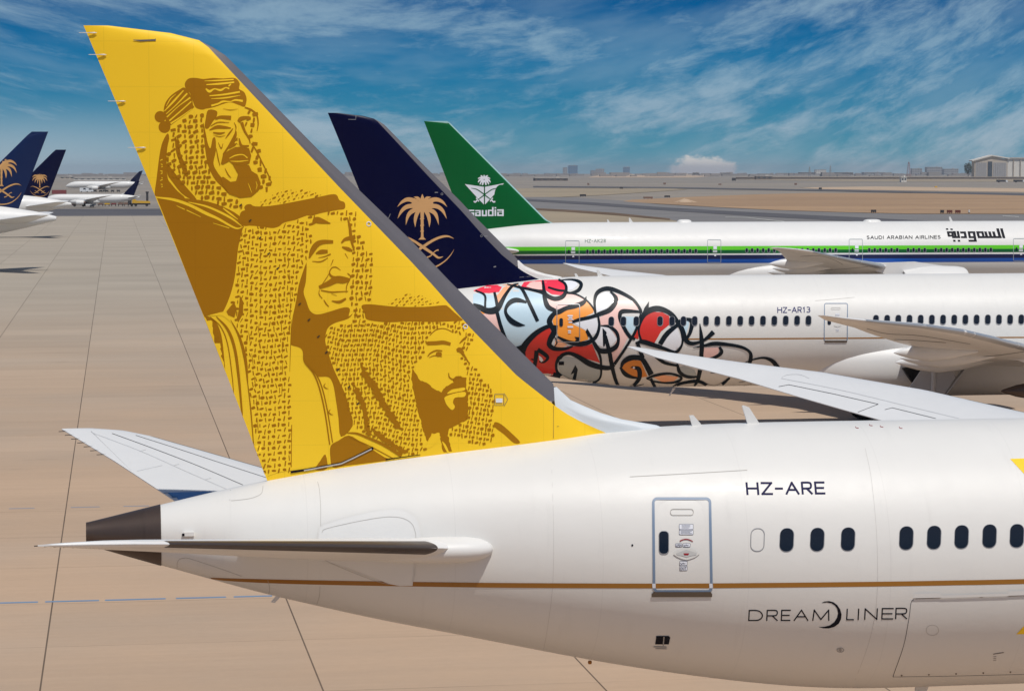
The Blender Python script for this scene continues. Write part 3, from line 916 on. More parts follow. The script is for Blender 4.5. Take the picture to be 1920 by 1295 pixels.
def weave(d, region, sx, sy, ang, seed, fat=1.25, holes=(), bend=None, hz=(0.86, 0.40), vt=(0.24, 0.86)):
    r = random.Random(seed)
    xs = [p[0] for p in region]
    ys = [p[1] for p in region]
    cx, cy = (min(xs) + max(xs)) / 2, (min(ys) + max(ys)) / 2
    L = max(max(xs) - min(xs), max(ys) - min(ys))
    n1_, n2_ = int(L / sx) + 3, int(L / sy) + 3
    for i in range(-n1_, n1_):
        for j in range(-n2_, n2_):
            u, v_ = i * sx + (j % 2) * sx * 0.12, j * sy
            a = R(ang)
            px, py = cx + u * math.cos(a) - v_ * math.sin(a), cy + u * math.sin(a) + v_ * math.cos(a)
            if bend: px, py, a2 = bend(px, py)
            else: a2 = 0
            px += r.uniform(-.10, .10) * sx
            py += r.uniform(-.10, .10) * sy
            if not pip((px, py), region) or any(pip((px, py), h) for h in holes): continue
            t = a + R(a2) + R(r.uniform(-14, 14))
            hor = (i + j) % 2 == 0
            if hor: ln, wd, t = sx * hz[0] * r.uniform(.8, 1.2), sy * hz[1] * r.uniform(.75, 1.2) * fat, t - R(18)
            else: ln, wd, t = sy * vt[1] * r.uniform(.75, 1.15), sx * vt[0] * r.uniform(.8, 1.3) * fat, t + R(90 + r.uniform(-8, 8))
            c, s = math.cos(t) * ln / 2, math.sin(t) * ln / 2
            k = r.uniform(-.15, .15) * wd
            d.brush([(px - c, py - s), (px - s * .1 * k, py + c * .1 * k), (px + c, py + s)], [wd * r.uniform(.5, 1), wd * r.uniform(.8, 1.25), wd * r.uniform(.5, 1)], smooth=False)
def jag(p, amp, seed, step=3.0):
    r = random.Random(seed)
    out = []
    for i in range(len(p)):
        a, b_ = np.array(p[i]), np.array(p[(i + 1) % len(p)])
        L = np.linalg.norm(b_ - a)
        k = max(1, int(L / step))
        nrm = np.array([-(b_ - a)[1], (b_ - a)[0]]) / (L + 1e-9)
        for j in range(k): out.append(tuple(a + (b_ - a) * j / k + nrm * r.uniform(-amp, amp)))
    return out
# (1) man at the top: turban-like rolled headband, checked cloth, beard
b1.poly(zA([(335, 150), (330, 120), (345, 90), (375, 72), (430, 72), (480, 80), (560, 72), (640, 76), (720, 70), (755, 85), (775, 120), (770, 160), (810, 185), (830, 235), (825, 280), (810, 305), (760, 287), (700, 268), (640, 282), (590, 300), (545, 312), (500, 320), (470, 328), (420, 312), (400, 270), (385, 230), (370, 190), (345, 175)]), 14)
b1.poly(zA([(160, 330), (175, 270), (220, 212), (285, 168), (330, 150), (382, 218), (397, 290), (402, 312), (330, 372), (260, 422), (200, 462), (180, 430), (168, 380)]), 14)
for cx_, cy_, r_ in ((132, 385, 46), (166, 468, 48)):
    b1.poly(zA([(cx_ + r_ * math.cos(i * math.pi / 9), cy_ + r_ * math.sin(i * math.pi / 9)) for i in range(18)]))
for p, w_ in (([(490, 96), (600, 92), (725, 84)], [4, 12, 10]), ([(505, 126), (620, 118), (730, 106), ], [8, 16, 12]), ([(530, 216), (650, 205), (775, 184)], [8, 14, 14]), ([(545, 240), (660, 232), (780, 212)], [4, 12, 4]),
              ([(500, 158), (530, 180), (570, 160), (620, 170), (660, 150), (690, 158)], [10, 22, 10, 18, 10, 14]), ([(545, 296), (600, 280), (640, 262), (700, 262), (740, 250), (800, 258)], [16, 14, 16, 8, 14, 18]),
              ([(165, 340), (240, 260), (320, 172)], [6, 16, 8]), ([(180, 362), (260, 290), (350, 196)], [6, 8, 14]), ([(185, 388), (280, 300), (375, 230)], [10, 6, 14]), ([(205, 418), (290, 345), (383, 262)], [12, 10, 10]),
              ([(216, 440), (300, 385), (388, 322)], [14, 10, 6]), ([(180, 300), (215, 240), (260, 200)], [4, 8, 3])):
    bA(y2, p, w_)
b1.poly(zA([(190, 520), (150, 590), (128, 680), (112, 800), (100, 900), (88, 990), (100, 1030), (200, 1036), (330, 1045), (270, 985), (215, 920), (192, 880), (182, 760), (188, 640), (204, 560)]), 14)
for i in range(9):
    y0 = 740 + 27 * i
    bA(y2, [(130 + (i % 3) * 6, y0), (150, y0 - 10 + (i % 2) * 16)], [5, 9], smooth=False)
for p in ([(250, 540), (285, 620), (302, 700), (340, 780), (357, 862), (330, 860), (290, 760), (262, 680), (252, 600)], [(185, 760), (250, 840), (330, 940), (425, 1052), (380, 1052), (300, 1000), (225, 905), (190, 850)],
          [(478, 430), (500, 520), (516, 600), (538, 640), (556, 560), (578, 560), (582, 660), (562, 760), (592, 830), (640, 890), (700, 940), (690, 1010), (640, 960), (580, 900), (535, 820), (510, 740), (490, 600)],
          [(520, 330), (500, 400), (492, 470), (520, 480), (560, 420), (585, 390), (590, 340)]):
    b1.poly(zA(p), 14)
cloth_a = zA([(215, 500), (330, 405), (400, 345), (470, 355), (490, 430), (490, 600), (505, 740), (540, 840), (600, 940), (690, 1030), (790, 1060), (800, 1110), (740, 1160), (640, 1100), (520, 1060), (430, 1050), (330, 930), (200, 860), (190, 760), (195, 640)])
weave(b3, cloth_a, 10.2, 9.6, 4, 3, 1.5, bend=lambda x, y: (x + 3.5 * math.sin(y / 26 + x / 40), y + 2.5 * math.sin(x / 17), 9 * math.sin(y / 26)), holes=[zA([(478, 430), (500, 520), (516, 600), (538, 640), (562, 760), (592, 830), (640, 890), (535, 820), (500, 640)])])
weave(b3, zA([(820, 310), (900, 345), (922, 470), (880, 560), (935, 660), (985, 760), (1030, 890), (1045, 975), (940, 1010), (950, 900), (905, 780), (868, 640), (845, 520), (800, 430)]), 11, 11, 14, 5, 1.6)
bA(b3, [(815, 308), (870, 330), (912, 370), (924, 440), (915, 500)], [10, 14, 12, 10, 6])
bA(b3, [(870, 600), (910, 660), (960, 760), (1000, 840), (1035, 920)], [8, 10, 8, 8, 5])
for p, w_ in (([(578, 402), (620, 388), (705, 394)], [16, 24, 34]), ([(765, 425), (790, 400), (850, 388)], [26, 34, 16]), ([(530, 492), (590, 468), (650, 470), (705, 476)], [6, 26, 22, 6]), ([(560, 512), (610, 520), (655, 512)], [8, 16, 6]),
              ([(540, 460), (600, 430), (690, 432)], [5, 8, 4]), ([(660, 560), (690, 520), (720, 480)], [4, 12, 6]), ([(640, 690), (690, 620), (735, 545), (745, 500)], [10, 18, 26, 8]), ([(790, 430), (815, 500), (850, 560), (860, 600)], [26, 18, 12, 6]),
              ([(690, 640), (735, 600), (755, 555)], [8, 30, 8]), ([(770, 560), (790, 620), (850, 620)], [8, 22, 10])):
    bA(b3, p, w_)
b3.poly(zA([(640, 690), (690, 655), (740, 630), (800, 628), (850, 640), (868, 700), (855, 760), (820, 775), (720, 772), (690, 745), (640, 772), (622, 765)]), 14)
b3.poly(zA([(720, 775), (850, 775), (872, 825), (918, 852), (945, 922), (930, 980), (870, 1032), (780, 1042), (690, 1012), (640, 942), (622, 882), (640, 870), (700, 912), (745, 905), (762, 850), (745, 820)]), 14)
for p, w_ in (([(690, 720), (740, 695), (800, 690), (835, 715)], [5, 9, 7, 8]), ([(700, 740), (770, 738), (840, 735)], [4, 8, 4]), ([(850, 930), (862, 980), (880, 1020)], [3, 5, 2]), ([(905, 920), (912, 960), (900, 990)], [2, 5, 2])):
    dd = y2 if False else Decal
d4 = Decal(HF1, 0.0095)
for p, w_ in (([(690, 722), (740, 698), (800, 692), (838, 718)], [5, 10, 8, 9]), ([(700, 744), (770, 746), (845, 738)], [4, 9, 4]), ([(842, 920), (858, 960), (872, 1000)], [2, 5, 2]), ([(905, 905), (915, 940), (905, 975)], [2, 5, 2]), ([(735, 600), (750, 590), (765, 605)], [6, 18, 6])):
    bA(d4, p, w_)
for p, w_ in (([(600, 590), (625, 640), (640, 600)], [2, 8, 3]), ([(585, 640), (600, 720), (615, 780)], [4, 9, 4]), ([(640, 320), (700, 330), (760, 322)], [2, 5, 2]), ([(730, 430), (745, 470), (738, 510)], [3, 8, 3]), ([(560, 530), (610, 545), (660, 535)], [2, 6, 2]), ([(655, 800), (680, 850), (705, 880)], [3, 8, 4])):
    bA(b3, p, w_)
# ochre ground behind the lower shoulders
b1.poly([(291.5, 362), (300, 364), (340, 371), (390, 378), (430, 393), (452, 408), (456, 420), (457, 432), (452, 446), (447, 470), (443, 498), (440, 540), (428, 572), (414, 589), (400, 592), (386, 592), (380.5, 588), (352, 517), (331, 463), (309, 408)], 16)
for p, w_ in (([(100, 1036), (240, 1056), (370, 1100), (500, 1165), (600, 1210), (740, 1285), (800, 1275)], [10, 22, 24, 26, 20, 14, 5]), ([(360, 1075), (520, 1115), (690, 1195), (790, 1268)], [6, 16, 18, 6]), ([(640, 1125), (700, 1170), (760, 1215)], [8, 14, 4]), ([(265, 1105), (330, 1135)], [4, 8]), ([(345, 1140), (460, 1195)], [8, 4]), ([(560, 1245), (690, 1285)], [4, 7])):
    bA(y2, p, w_)
# (2) man in the middle: smooth headband, smiling
b1.poly(zB([(342, 262), (345, 225), (360, 200), (386, 190), (380, 170), (395, 148), (430, 142), (470, 160), (600, 155), (800, 120), (1000, 80), (1090, 62), (1130, 70), (1150, 110), (1188, 125), (1198, 155), (1186, 182), (1130, 190), (1000, 215), (880, 250), (790, 270), (700, 292), (660, 322), (600, 337), (520, 322), (420, 320), (370, 315), (348, 290)]), 14)
y2.poly(zB([(385, 322), (500, 322), (600, 336), (660, 324), (790, 272), (925, 240), (935, 420), (905, 560), (872, 640), (820, 800), (792, 960), (762, 1100), (754, 1240)]) + zD([(630, 330), (622, 520), (640, 760), (640, 1000), (632, 1210), (630, 1225), (540, 1238), (440, 1258), (400, 1120), (366, 1062), (350, 900), (330, 700), (310, 520), (270, 320), (225, 200), (150, 125), (90, 120)]) + zB([(80, 1045), (190, 1015), (215, 1000), (262, 890), (298, 760), (315, 640), (330, 500), (355, 390)]), 14)
cloth_b = zB([(385, 325), (500, 325), (640, 334), (790, 276), (920, 246), (925, 420), (895, 560), (862, 640), (812, 800), (785, 960), (755, 1100), (745, 1250)]) + zD([(622, 330), (616, 520), (634, 760), (636, 1000), (625, 1222), (440, 1250), (400, 1120), (375, 1000), (358, 800), (335, 640), (318, 460), (280, 310), (245, 200)]) + zB([(260, 980), (290, 880), (320, 700), (330, 560), (360, 390)])
weave(b3, cloth_b, 8.2, 10.6, 3, 11, 1.15, bend=lambda x, y: (x + 4 * math.sin(y / 60 + x / 30) + (x - 495) * (y - 650) * 0.0003, y + 3.0 * math.sin(x / 15), 10 * math.cos(y / 60 + x / 30)))
for fx in ((488, 470, 486, 560, 482, 640), (524, 560, 530, 650, 527, 760), (466, 620, 474, 720, 484, 830), (540, 480, 536, 560, 541, 640)):
    for k in range(5):
        t0_, t1_ = k / 5, k / 5 + 0.11
        f_ = lambda t: (fx[0] + (fx[4] - fx[0]) * t + 4 * math.sin(3 * t), fx[1] + (fx[5] - fx[1]) * t)
        b3.brush([f_(t0_), f_((t0_ + t1_) / 2), f_(t1_)], [0.6, 1.5, 0.6])
bD(b3, [(634, 150), (628, 330), (622, 520)], [3, 5, 3])
bD(b3, [(636, 900), (634, 1050), (632, 1200)], [6, 5, 7])
b3.poly(zB([(275, 960), (300, 940), (320, 990), (300, 1060), (250, 1040), (235, 1010)]))
b3.poly(zB([(345, 880), (372, 930), (370, 1030), (330, 1100), (320, 1060), (335, 1000)]))
weave(b3, zB([(470, 150), (560, 88), (660, 45), (760, 26), (880, 26), (1000, 62), (1000, 72), (800, 112), (600, 148)]), 8.6, 6.2, -16, 12, 1.0, hz=(0.72, 0.34), vt=(0.2, 0.2))
weave(b3, zB([(800, 275), (930, 236), (1130, 190), (1215, 205), (1310, 215), (1300, 380), (1385, 510), (1425, 560), (1430, 760), (1415, 910), (1320, 960), (1300, 1060), (1245, 1010), (1240, 780), (1262, 560), (1240, 400), (1200, 290), (1100, 240), (960, 250), (930, 300)]), 8.4, 10.6, 2, 13, 1.2)
# ochre neck and robe shadow between the two men
b1.poly(zB([(884, 612), (852, 680), (824, 780), (800, 920), (776, 1020), (758, 1180), (752, 1245)]) + zD([(632, 330), (690, 348), (714, 375), (722, 440), (760, 490), (812, 545), (832, 557), (900, 560), (932, 612), (950, 710), (970, 850), (988, 985), (1072, 905), (1052, 800), (1022, 690), (982, 600), (936, 500), (892, 370), (876, 300), (882, 240), (902, 200), (952, 170), (1040, 142), (1072, 105)]) + zB([(1225, 1048), (1235, 990), (1190, 976), (1080, 1008), (1000, 1030), (950, 1030), (910, 1000), (882, 925), (860, 850), (878, 770)]), 12)
for p, w_ in (([(906, 577), (930, 520), (965, 470), (1015, 448), (1100, 446)], [12, 40, 44, 36, 24]), ([(960, 542), (1000, 528), (1055, 524)], [8, 34, 26]), ([(930, 604), (1000, 606), (1058, 575)], [4, 9, 5]), ([(980, 575), (1030, 565), (1080, 545)], [3, 7, 10]),
              ([(1166, 455), (1200, 425), (1270, 412)], [12, 26, 40]), ([(1172, 488), (1220, 505), (1256, 520)], [10, 30, 12]), ([(1195, 540), (1220, 580)], [5, 3]), ([(932, 308), (960, 272), (1010, 280), (1078, 298)], [6, 50, 40, 5]),
              ([(1100, 590), (1080, 640)], [7, 3]), ([(1160, 676), (1125, 652), (1090, 656), (1070, 695), (1092, 728), (1150, 735), (1235, 745)], [3, 7, 7, 10, 18, 14, 6]), ([(1068, 700), (1045, 740), (1010, 790)], [4, 6, 4]),
              ([(986, 815), (1060, 785), (1125, 752), (1185, 755), (1235, 752)], [26, 44, 56, 54, 20]), ([(1000, 838), (1080, 852), (1140, 850), (1222, 846)], [8, 10, 8, 5]), ([(1085, 865), (1130, 882)], [4, 3]),
              ([(1088, 924), (1150, 932), (1203, 905)], [6, 22, 16]), ([(988, 835), (986, 870), (1012, 905)], [5, 7, 5]), ([(1024, 915), (1045, 950), (1066, 970)], [6, 9, 4]), ([(1215, 700), (1240, 730), (1210, 800), (1205, 860)], [6, 8, 8, 4]),
              ([(1215, 250), (1235, 330), (1245, 420), (1270, 520)], [6, 22, 22, 10])):
    bB(b3, p, w_)
b1.poly(zD([(6, 128), (58, 134), (100, 172), (134, 262), (152, 400), (160, 520), (140, 470), (90, 340), (40, 220)]), 14)
for p, w_ in (([(52, 126), (130, 200), (180, 330), (212, 560), (222, 680)], [3, 6, 7, 6, 4]), ([(98, 126), (180, 220), (230, 360), (258, 560), (285, 850)], [5, 18, 20, 18, 10]), ([(200, 150), (262, 270), (305, 430), (322, 600)], [3, 16, 22, 8]), ([(322, 600), (345, 800), (366, 1065)], [6, 9, 6]),
              ([(722, 378), (728, 450), (790, 530), (832, 630), (872, 800), (908, 1040)], [9, 10, 10, 10, 10, 8]), ([(738, 455), (805, 530), (852, 630), (892, 800), (928, 1025)], [3, 8, 8, 8, 7])):
    bD(b3, p, w_)
for cx_, cy_ in ((880, 622), (915, 808)):
    bD(b3, [(cx_ - 2, cy_ - 20), (cx_ - 14, cy_), (cx_ + 2, cy_ + 16), (cx_ + 18, cy_ + 20)], [2, 7, 6, 2])
# (3) man at the bottom
b1.poly(zC([(362, 170), (366, 156), (390, 150), (450, 151), (600, 166), (800, 167), (930, 156), (962, 165), (1000, 200), (1040, 235), (1062, 262), (980, 268), (850, 272), (700, 268), (560, 274), (470, 268), (400, 255), (386, 228), (384, 200), (370, 186)]), 14)
weave(b3, zC([(530, 148), (600, 106), (690, 76), (760, 80), (880, 130), (930, 155), (800, 162), (600, 160)]), 7.0, 5.6, -8, 21, 1.0, hz=(0.72, 0.34), vt=(0.2, 0.2))
beard_c = zC([(714, 596), (745, 642), (772, 678), (810, 692), (850, 722), (885, 745), (915, 760), (930, 732), (978, 702), (1002, 692), (992, 662), (1040, 648), (1090, 656), (1086, 720), (1102, 780), (1100, 870), (1102, 940), (1070, 962), (1010, 990), (972, 1010), (962, 1060), (990, 1165), (930, 1175), (902, 1045), (850, 1042), (818, 1100), (790, 1030), (772, 950), (745, 860), (722, 752), (706, 660)])
b1.poly(jag(beard_c, 1.0, 4), 12)
cloth_c = zC([(385, 262), (470, 276), (800, 276), (1000, 272), (1060, 268), (1120, 300), (1060, 360), (960, 320), (880, 312), (830, 370), (800, 470), (745, 560), (712, 600), (706, 660), (720, 760), (748, 880), (776, 1000), (805, 1160), (770, 1185), (660, 1195), (560, 1130), (430, 1075), (370, 1035), (300, 990), (280, 930), (250, 800), (200, 640), (145, 520), (112, 430), (118, 350), (160, 300), (300, 280)])
weave(b3, cloth_c, 6.9, 9.0, 6, 22, 1.2, bend=lambda x, y: (x + 3 * math.sin(y / 30 + x / 50) + (x - 700) * (y - 700) * 0.0006, y + 3.5 * math.sin(x / 20 + 1), 12 * math.sin(y / 40 + x / 60)))
weave(b3, zB([(1245, 1010), (1320, 960), (1360, 1000), (1380, 1100), (1300, 1130), (1240, 1080)]), 8, 10, 4, 27, 1.1)
weave(b3, zC([(1070, 350), (1148, 330), (1145, 400), (1085, 490), (1150, 590), (1200, 660), (1268, 730), (1282, 850), (1284, 1000), (1270, 1095), (1180, 1135), (1100, 1100), (980, 1060), (980, 1010), (1080, 960), (1106, 900), (1106, 700), (1092, 620), (1055, 520), (1050, 420)]), 6.9, 9.0, 8, 23, 1.3)
for p in ([(300, 690), (360, 760), (400, 860), (412, 960), (440, 1065), (392, 1045), (376, 940), (350, 850), (320, 780)], [(350, 540), (400, 620), (470, 700), (520, 800), (590, 920), (650, 1030), (600, 1015), (540, 930), (480, 830), (420, 730), (368, 640)], [(430, 1000), (520, 1060), (620, 1130), (700, 1180), (640, 1190), (540, 1120), (440, 1050)]):
    b3.poly(jag(zC(p), 2.6, 3))
for p in ([(955, 770), (985, 742), (1030, 732), (1076, 726), (1074, 746), (1005, 760)], [(940, 792), (1000, 768), (1080, 756), (1076, 790), (1012, 796), (996, 830), (1010, 858), (990, 882), (956, 850), (942, 820)], [(810, 1145), (850, 1062), (900, 1038), (898, 1080), (860, 1130)], [(920, 1100), (945, 1120), (968, 1172), (955, 1174)]):
    y2.poly(zC(p))
for p, w_ in (([(818, 420), (870, 418), (930, 414), (980, 425)], [26, 26, 26, 20]), ([(820, 512), (840, 488), (880, 470), (922, 472)], [4, 9, 10, 8]), ([(830, 518), (870, 505), (920, 512)], [3, 6, 4]), ([(878, 492), (895, 496), (918, 492)], [20, 34, 18]),
              ([(1022, 470), (1045, 466), (1070, 500), (1110, 560)], [20, 34, 16, 5]), ([(1042, 420), (1070, 392), (1095, 372)], [6, 14, 6]), ([(966, 625), (972, 655), (1000, 670), (1020, 655), (1055, 650)], [5, 9, 10, 14, 6]), ([(835, 365), (880, 325), (940, 318), (1000, 345)], [4, 6, 5, 4])):
    bC(b3, p, w_)
b1.poly(zC([(1286, 966), (1330, 980), (1400, 1040), (1462, 1104), (1420, 1111), (1350, 1050), (1288, 1002)]), 14)
b1.poly(zC([(148, 1130), (200, 1095), (272, 1058), (350, 1098), (430, 1150), (520, 1208), (560, 1226), (430, 1246), (250, 1268), (165, 1280), (146, 1212)]), 14)
b1.poly(zC([(40, 1296), (75, 1235), (112, 1190), (122, 1288)]))
bC(b3, [(255, 1040), (330, 1045), (420, 1080), (520, 1125), (640, 1200)], [6, 14, 18, 22, 22])
bC(b3, [(275, 1068), (350, 1100), (440, 1142), (590, 1222)], [3, 6, 6, 5])
# small dark fastener fairings, seam marks
port = b1.build('portrait_artwork', BROWN, A1, A1.fin)
port['label'] = 'ochre painting of three men in headcloths'
y2.build('portrait_highlight', YELLOW, A1, port)
b3.build('portrait_detail', BROWN, A1, port)
d4.build('portrait_highlight', YELLOW, A1, port)
for x_, y_ in zB([(350, 148), (427, 272), (507, 412), (577, 540), (650, 660), (828, 947), (903, 1075), (980, 1210)]) + zC([(118, 480), (198, 600), (275, 720), (337, 835)]):
    dk = Decal(HF1, 0.013)
    dk.poly([(x_ - 3.2, y_ + 1.6), (x_ + 1.5, y_ - 2.4), (x_ + 3.2, y_ - 0.8), (x_ - 0.5, y_ + 3.2)])
    dk.build('fastener_fairing', mat('dark_ochre', (0.06, 0.03, 0.005), 0.5), A1, A1.fin)
# rudder root slot, tip light, vents, data plate
sl = Decal(HF1, 0.016)
sl.brush([(545, 884.5), (575, 880), (640, 868), (662, 858), (700, 839)], [4.5, 4.2, 4.2, 4.2, 5], smooth=False)
sl.brush([(723, 861), (788, 852)], [2.2, 1.2], smooth=False)
so = sl.build('root_slot', BLACK, A1, A1.fin)
sl = Decal(HF1, 0.022)
sl.brush([(570, 881.5), (600, 876), (640, 868.6), (662, 858.4), (697, 841)], [2.4, 2.4, 2.6, 2.6, 2.4], smooth=False)
sl.build('actuator_arm', BEIGE_MET, A1, so)
sl = Decal(HF1, 0.014)
sl.brush([(250, 75.5), (264, 76.5), (291, 75.5)], [1.2, 3.0, 2.6], smooth=False)
sl.brush([(291.6, 59), (291.6, 77)], 1.3, smooth=False)
sl.build('tip_seam', DARKSEAM, A1, A1.fin)
for cx_, cy_ in ((691.5, 420), (872.5, 612)):
    cc = [(cx_ + 5.2 * math.cos(i * math.pi / 10), cy_ + 5.2 * math.sin(i * math.pi / 10)) for i in range(20)]
    ci = [(cx_ + 3.4 * math.cos(i * math.pi / 10), cy_ + 3.4 * math.sin(i * math.pi / 10)) for i in range(20)]
    p = HF1(cx_, cy_, 0.0)
    b = MB()
    b.lathe(A1.inv @ p, (0, -1, 0), [(0.0, 0.056), (0.014, 0.052), (0.016, 0.036), (0.006, 0.033)], 20)
    b.build('static_port_ring', WHITE_TXT, A1.fin, sharp=40)
sl = Decal(HF1, 0.014)
o_ = rrect(927, 738, 945, 759, 1.5)
sl.ring(o_, grow(o_, -0.9))
sl.brush([(945, 737), (952, 748), (945, 761)], 0.8, smooth=False)
dp = sl.build('access_panel', DARKSEAM, A1, A1.fin)
sl = Decal(HF1, 0.015)
sl.poly(rrect(929.5, 746.5, 942, 754.5, 1))
sl.build('data_plate', WHITE_TXT, A1, dp)
sl = Decal(HF1, 0.014)
sl.brush([(1037.5, 759), (1037.5, 821)], 0.9, smooth=False)
sl.brush([(1044, 799), (1100, 793)], 1.0, smooth=False)
sl.build('fin_seam', mat('ochre_seam', (0.30, 0.19, 0.03), 0.6), A1, A1.fin)
# trailing edge brackets and static wicks
for (x_, y_) in [(170, 62), (188, 103), (224, 190), (262, 277)]:
    q_ = A1.inv @ at_y(x_, y_, D1 - 0.02)
    b = MB()
    b.lathe((q_.x - 0.02, q_.y - 0.03, q_.z), (1, 0, 0), [(-0.03, 0.006), (0.0, 0.012), (0.10, 0.018), (0.15, 0.005)], 10)
    b.tube((q_.x - 0.24, q_.y - 0.03, q_.z), (q_.x, q_.y - 0.03, q_.z), 0.007)
    b.build('static_wick', BEIGE_MET, A1.fin, sharp=40)

# ---- front airliner: fuselage details ------------------------------------------------------
st_ = Decal(H1, 0.005)
st_.brush([(392, 1083), (430, 1085.8), (500, 1088.6), (600, 1091.2), (770, 1094.2), (960, 1096.6), (1225, 1097.6), (1420, 1096.6), (1660, 1094), (1800, 1091.6), (1925, 1089.2), (2700, 1072)], [2, 5, 7, 8, 8.6, 9, 9, 9, 9, 9, 9, 9], n=10)
st_.build('bronze_stripe', STRIPE, A1)
ex = Decal(H1, 0.0)
# dark exhaust cone of the auxiliary power unit: the fuselage's own tail end
v_, f_ = [], []
xs_ = [-0.02, 0.05, 0.4, 0.8, 1.2, 1.545]
for x_ in xs_:
    a_, c_ = prof(S787['top'], max(x_, 0)), prof(S787['bot'], max(x_, 0))
    for i in range(64):
        an = 2 * math.pi * i / 64
        v_.append((x_, ((a_ - c_) / 2 + 0.012) * math.cos(an), (a_ + c_) / 2 + ((a_ - c_) / 2 + 0.012) * math.sin(an)))
for k in range(len(xs_) - 1):
    for i in range(64): f_.append((k * 64 + i, k * 64 + (i + 1) % 64, (k + 1) * 64 + (i + 1) % 64, (k + 1) * 64 + i))
f_.append(tuple(range(64)))
cone = fix_normals(mk('exhaust_cone', v_, f_, EXH, A1.root), 50)
# cabin door
def door(A, H, out, wd, frame_m, off=0.010):
    d = Decal(H, off)
    d.ring(out, grow(out, -wd))
    return d.build('cabin_door', frame_m, A)
dout = rrect(1222.5, 932, 1333.5, 1110, 10, 8)
dout = [(x + (2.0 if x > 1300 and y > 960 else 0) + (2.5 * (y - 940) / 170 if x < 1260 else 1.5 * (y - 940) / 170) * 0.6, y) for x, y in dout]
dd_ = Decal(H1, 0.0045)
dd_.poly(grow(dout, 0.6), 12)
door1 = dd_.build('cabin_door', mat('door_paint', (0.685, 0.675, 0.65), 0.44, coat=0.06, spec=0.36, vary=0.03), A1)
df = Decal(H1, 0.012)
df.ring(dout, grow(dout, -4.8))
df.build('door_frame', BLUEGREY, A1, door1)
df = Decal(H1, 0.008)
df.brush([(1229, 1097.6), (1328, 1097.4)], 9, n=10)
df.build('bronze_stripe', STRIPE, A1, door1)
for x0_, x1_ in ((1222.8, 1229.2), (1329.6, 1335.8)):
    df = Decal(H1, 0.0145)
    df.poly([(x0_, 1093), (x1_, 1093), (x1_, 1101.5), (x0_ + 0.5, 1101.5)])
    df.build('frame_joint', WHITE_TXT, A1, door1)
df = Decal(H1, 0.02)
df.poly([(1221.5, 1112), (1226, 1108.5), (1332, 1108.5), (1335, 1112), (1335, 1118), (1221.5, 1118)], 10)
df.build('door_sill', mat('brown_sill', (0.10, 0.072, 0.05), 0.6), A1, door1)
df = Decal(H1, 0.013)
df.poly(rrect(1236, 995.5, 1253, 1037, 7), 10)
dw = df.build('door_window', GLASS, A1, door1)
df = Decal(H1, 0.011)
df.poly(rrect(1235, 995, 1254.3, 1039, 7.5), 10)
df.build('window_frame', FRAME, A1, dw)
df = Decal(H1, 0.012)
o_ = rrect(1256.5, 953.5, 1300.5, 966, 5.5)
df.ring(o_, grow(o_, -1.1))
df.build('vent_outline', SEAMC, A1, door1)
for bx in ((1273.2, 982, 1300, 992.5), (1273.2, 992.8, 1300, 1002), (1266, 1018, 1279, 1024.8), (1280, 1018, 1294.5, 1024.8), (1274, 1051, 1288.7, 1059.5), (1274, 1060, 1288.7, 1069)):
    pl_b = Decal(H1, 0.012)
    ou, in_ = rrect(*bx, 1.8), rrect(bx[0] + 0.6, bx[1] + 0.6, bx[2] - 0.6, bx[3] - 0.6, 1.4)
    pl_b.poly(in_)
    nf = len(pl_b.f)
    pl_b.ring(ou, in_)
    plo = pl_b.build('placard', [WHITE_TXT, NAVY_TXT], A1, door1)
    for k, pg in enumerate(plo.data.polygons): pg.material_index = 0 if k < nf else 1
tx = Decal(H1, 0.016)
put_text(tx, 'EXIT', 1275.8, 1067.4, 1286.8, 1067.4, 5.2)
put_text(tx, 'OPEN', 1267.6, 1023.8, 1277.6, 1023.8, 4.2)
for x0_, y0_ in ((1276, 1056), (1282, 1022)):
    tx.brush([(x0_, y0_ - 1.5), (x0_ + 1.2, y0_ + 0.6), (x0_ + 3, y0_), (x0_ + 4.5, y0_ - 1.2), (x0_ + 6, y0_), (x0_ + 9, y0_ - 0.6)], [0.8, 1, 0.9, 1.1, 0.9, 0.7])
for k in range(3):
    tx.brush([(1278, 984.6 + 2.3 * k), (1294 - 2 * (k == 2), 984.6 + 2.3 * k)], 0.5, smooth=False)
    tx.brush([(1276, 995 + 2.2 * k), (1297 - 3 * (k == 1), 995 + 2.2 * k)], 0.5, smooth=False)
tx.build('placard_lettering', NAVY_TXT, A1, door1)
tx = Decal(H1, 0.014)
tx.brush([(1274.5, 1014), (1280, 1011.2), (1286, 1010.2), (1292, 1011.2), (1299, 1014.5)], [2.2, 1.8, 1.8, 1.8, 1.6])
tx.build('open_arrow', RED, A1, door1)
hd = Decal(H1, 0.02)
hd.poly([(1262, 1038), (1270, 1031), (1280, 1027.5), (1287, 1026.5), (1296, 1027.5), (1305, 1032), (1312, 1037.5), (1303, 1044), (1292, 1048), (1286, 1049), (1278, 1047), (1269, 1043)])
hdo = hd.build('door_handle', mat('handle_paint', (0.66, 0.65, 0.62), 0.3, coat=0.3), A1, door1)
hd = Decal(H1, 0.026)
hd.poly([(1268, 1036.5), (1278, 1033), (1287, 1030), (1296, 1033), (1306, 1036), (1305, 1040), (1296, 1041), (1287, 1044), (1278, 1041), (1269, 1040)])
hd.build('handle_lever', mat('lever_paint', (0.50, 0.50, 0.49), 0.4), A1, hdo)
hd = Decal(H1, 0.030)
hd.poly([(1281, 1036.5), (1292, 1036.5), (1290, 1040), (1283, 1040)])
hd.build('handle_mark', RED, A1, hdo)
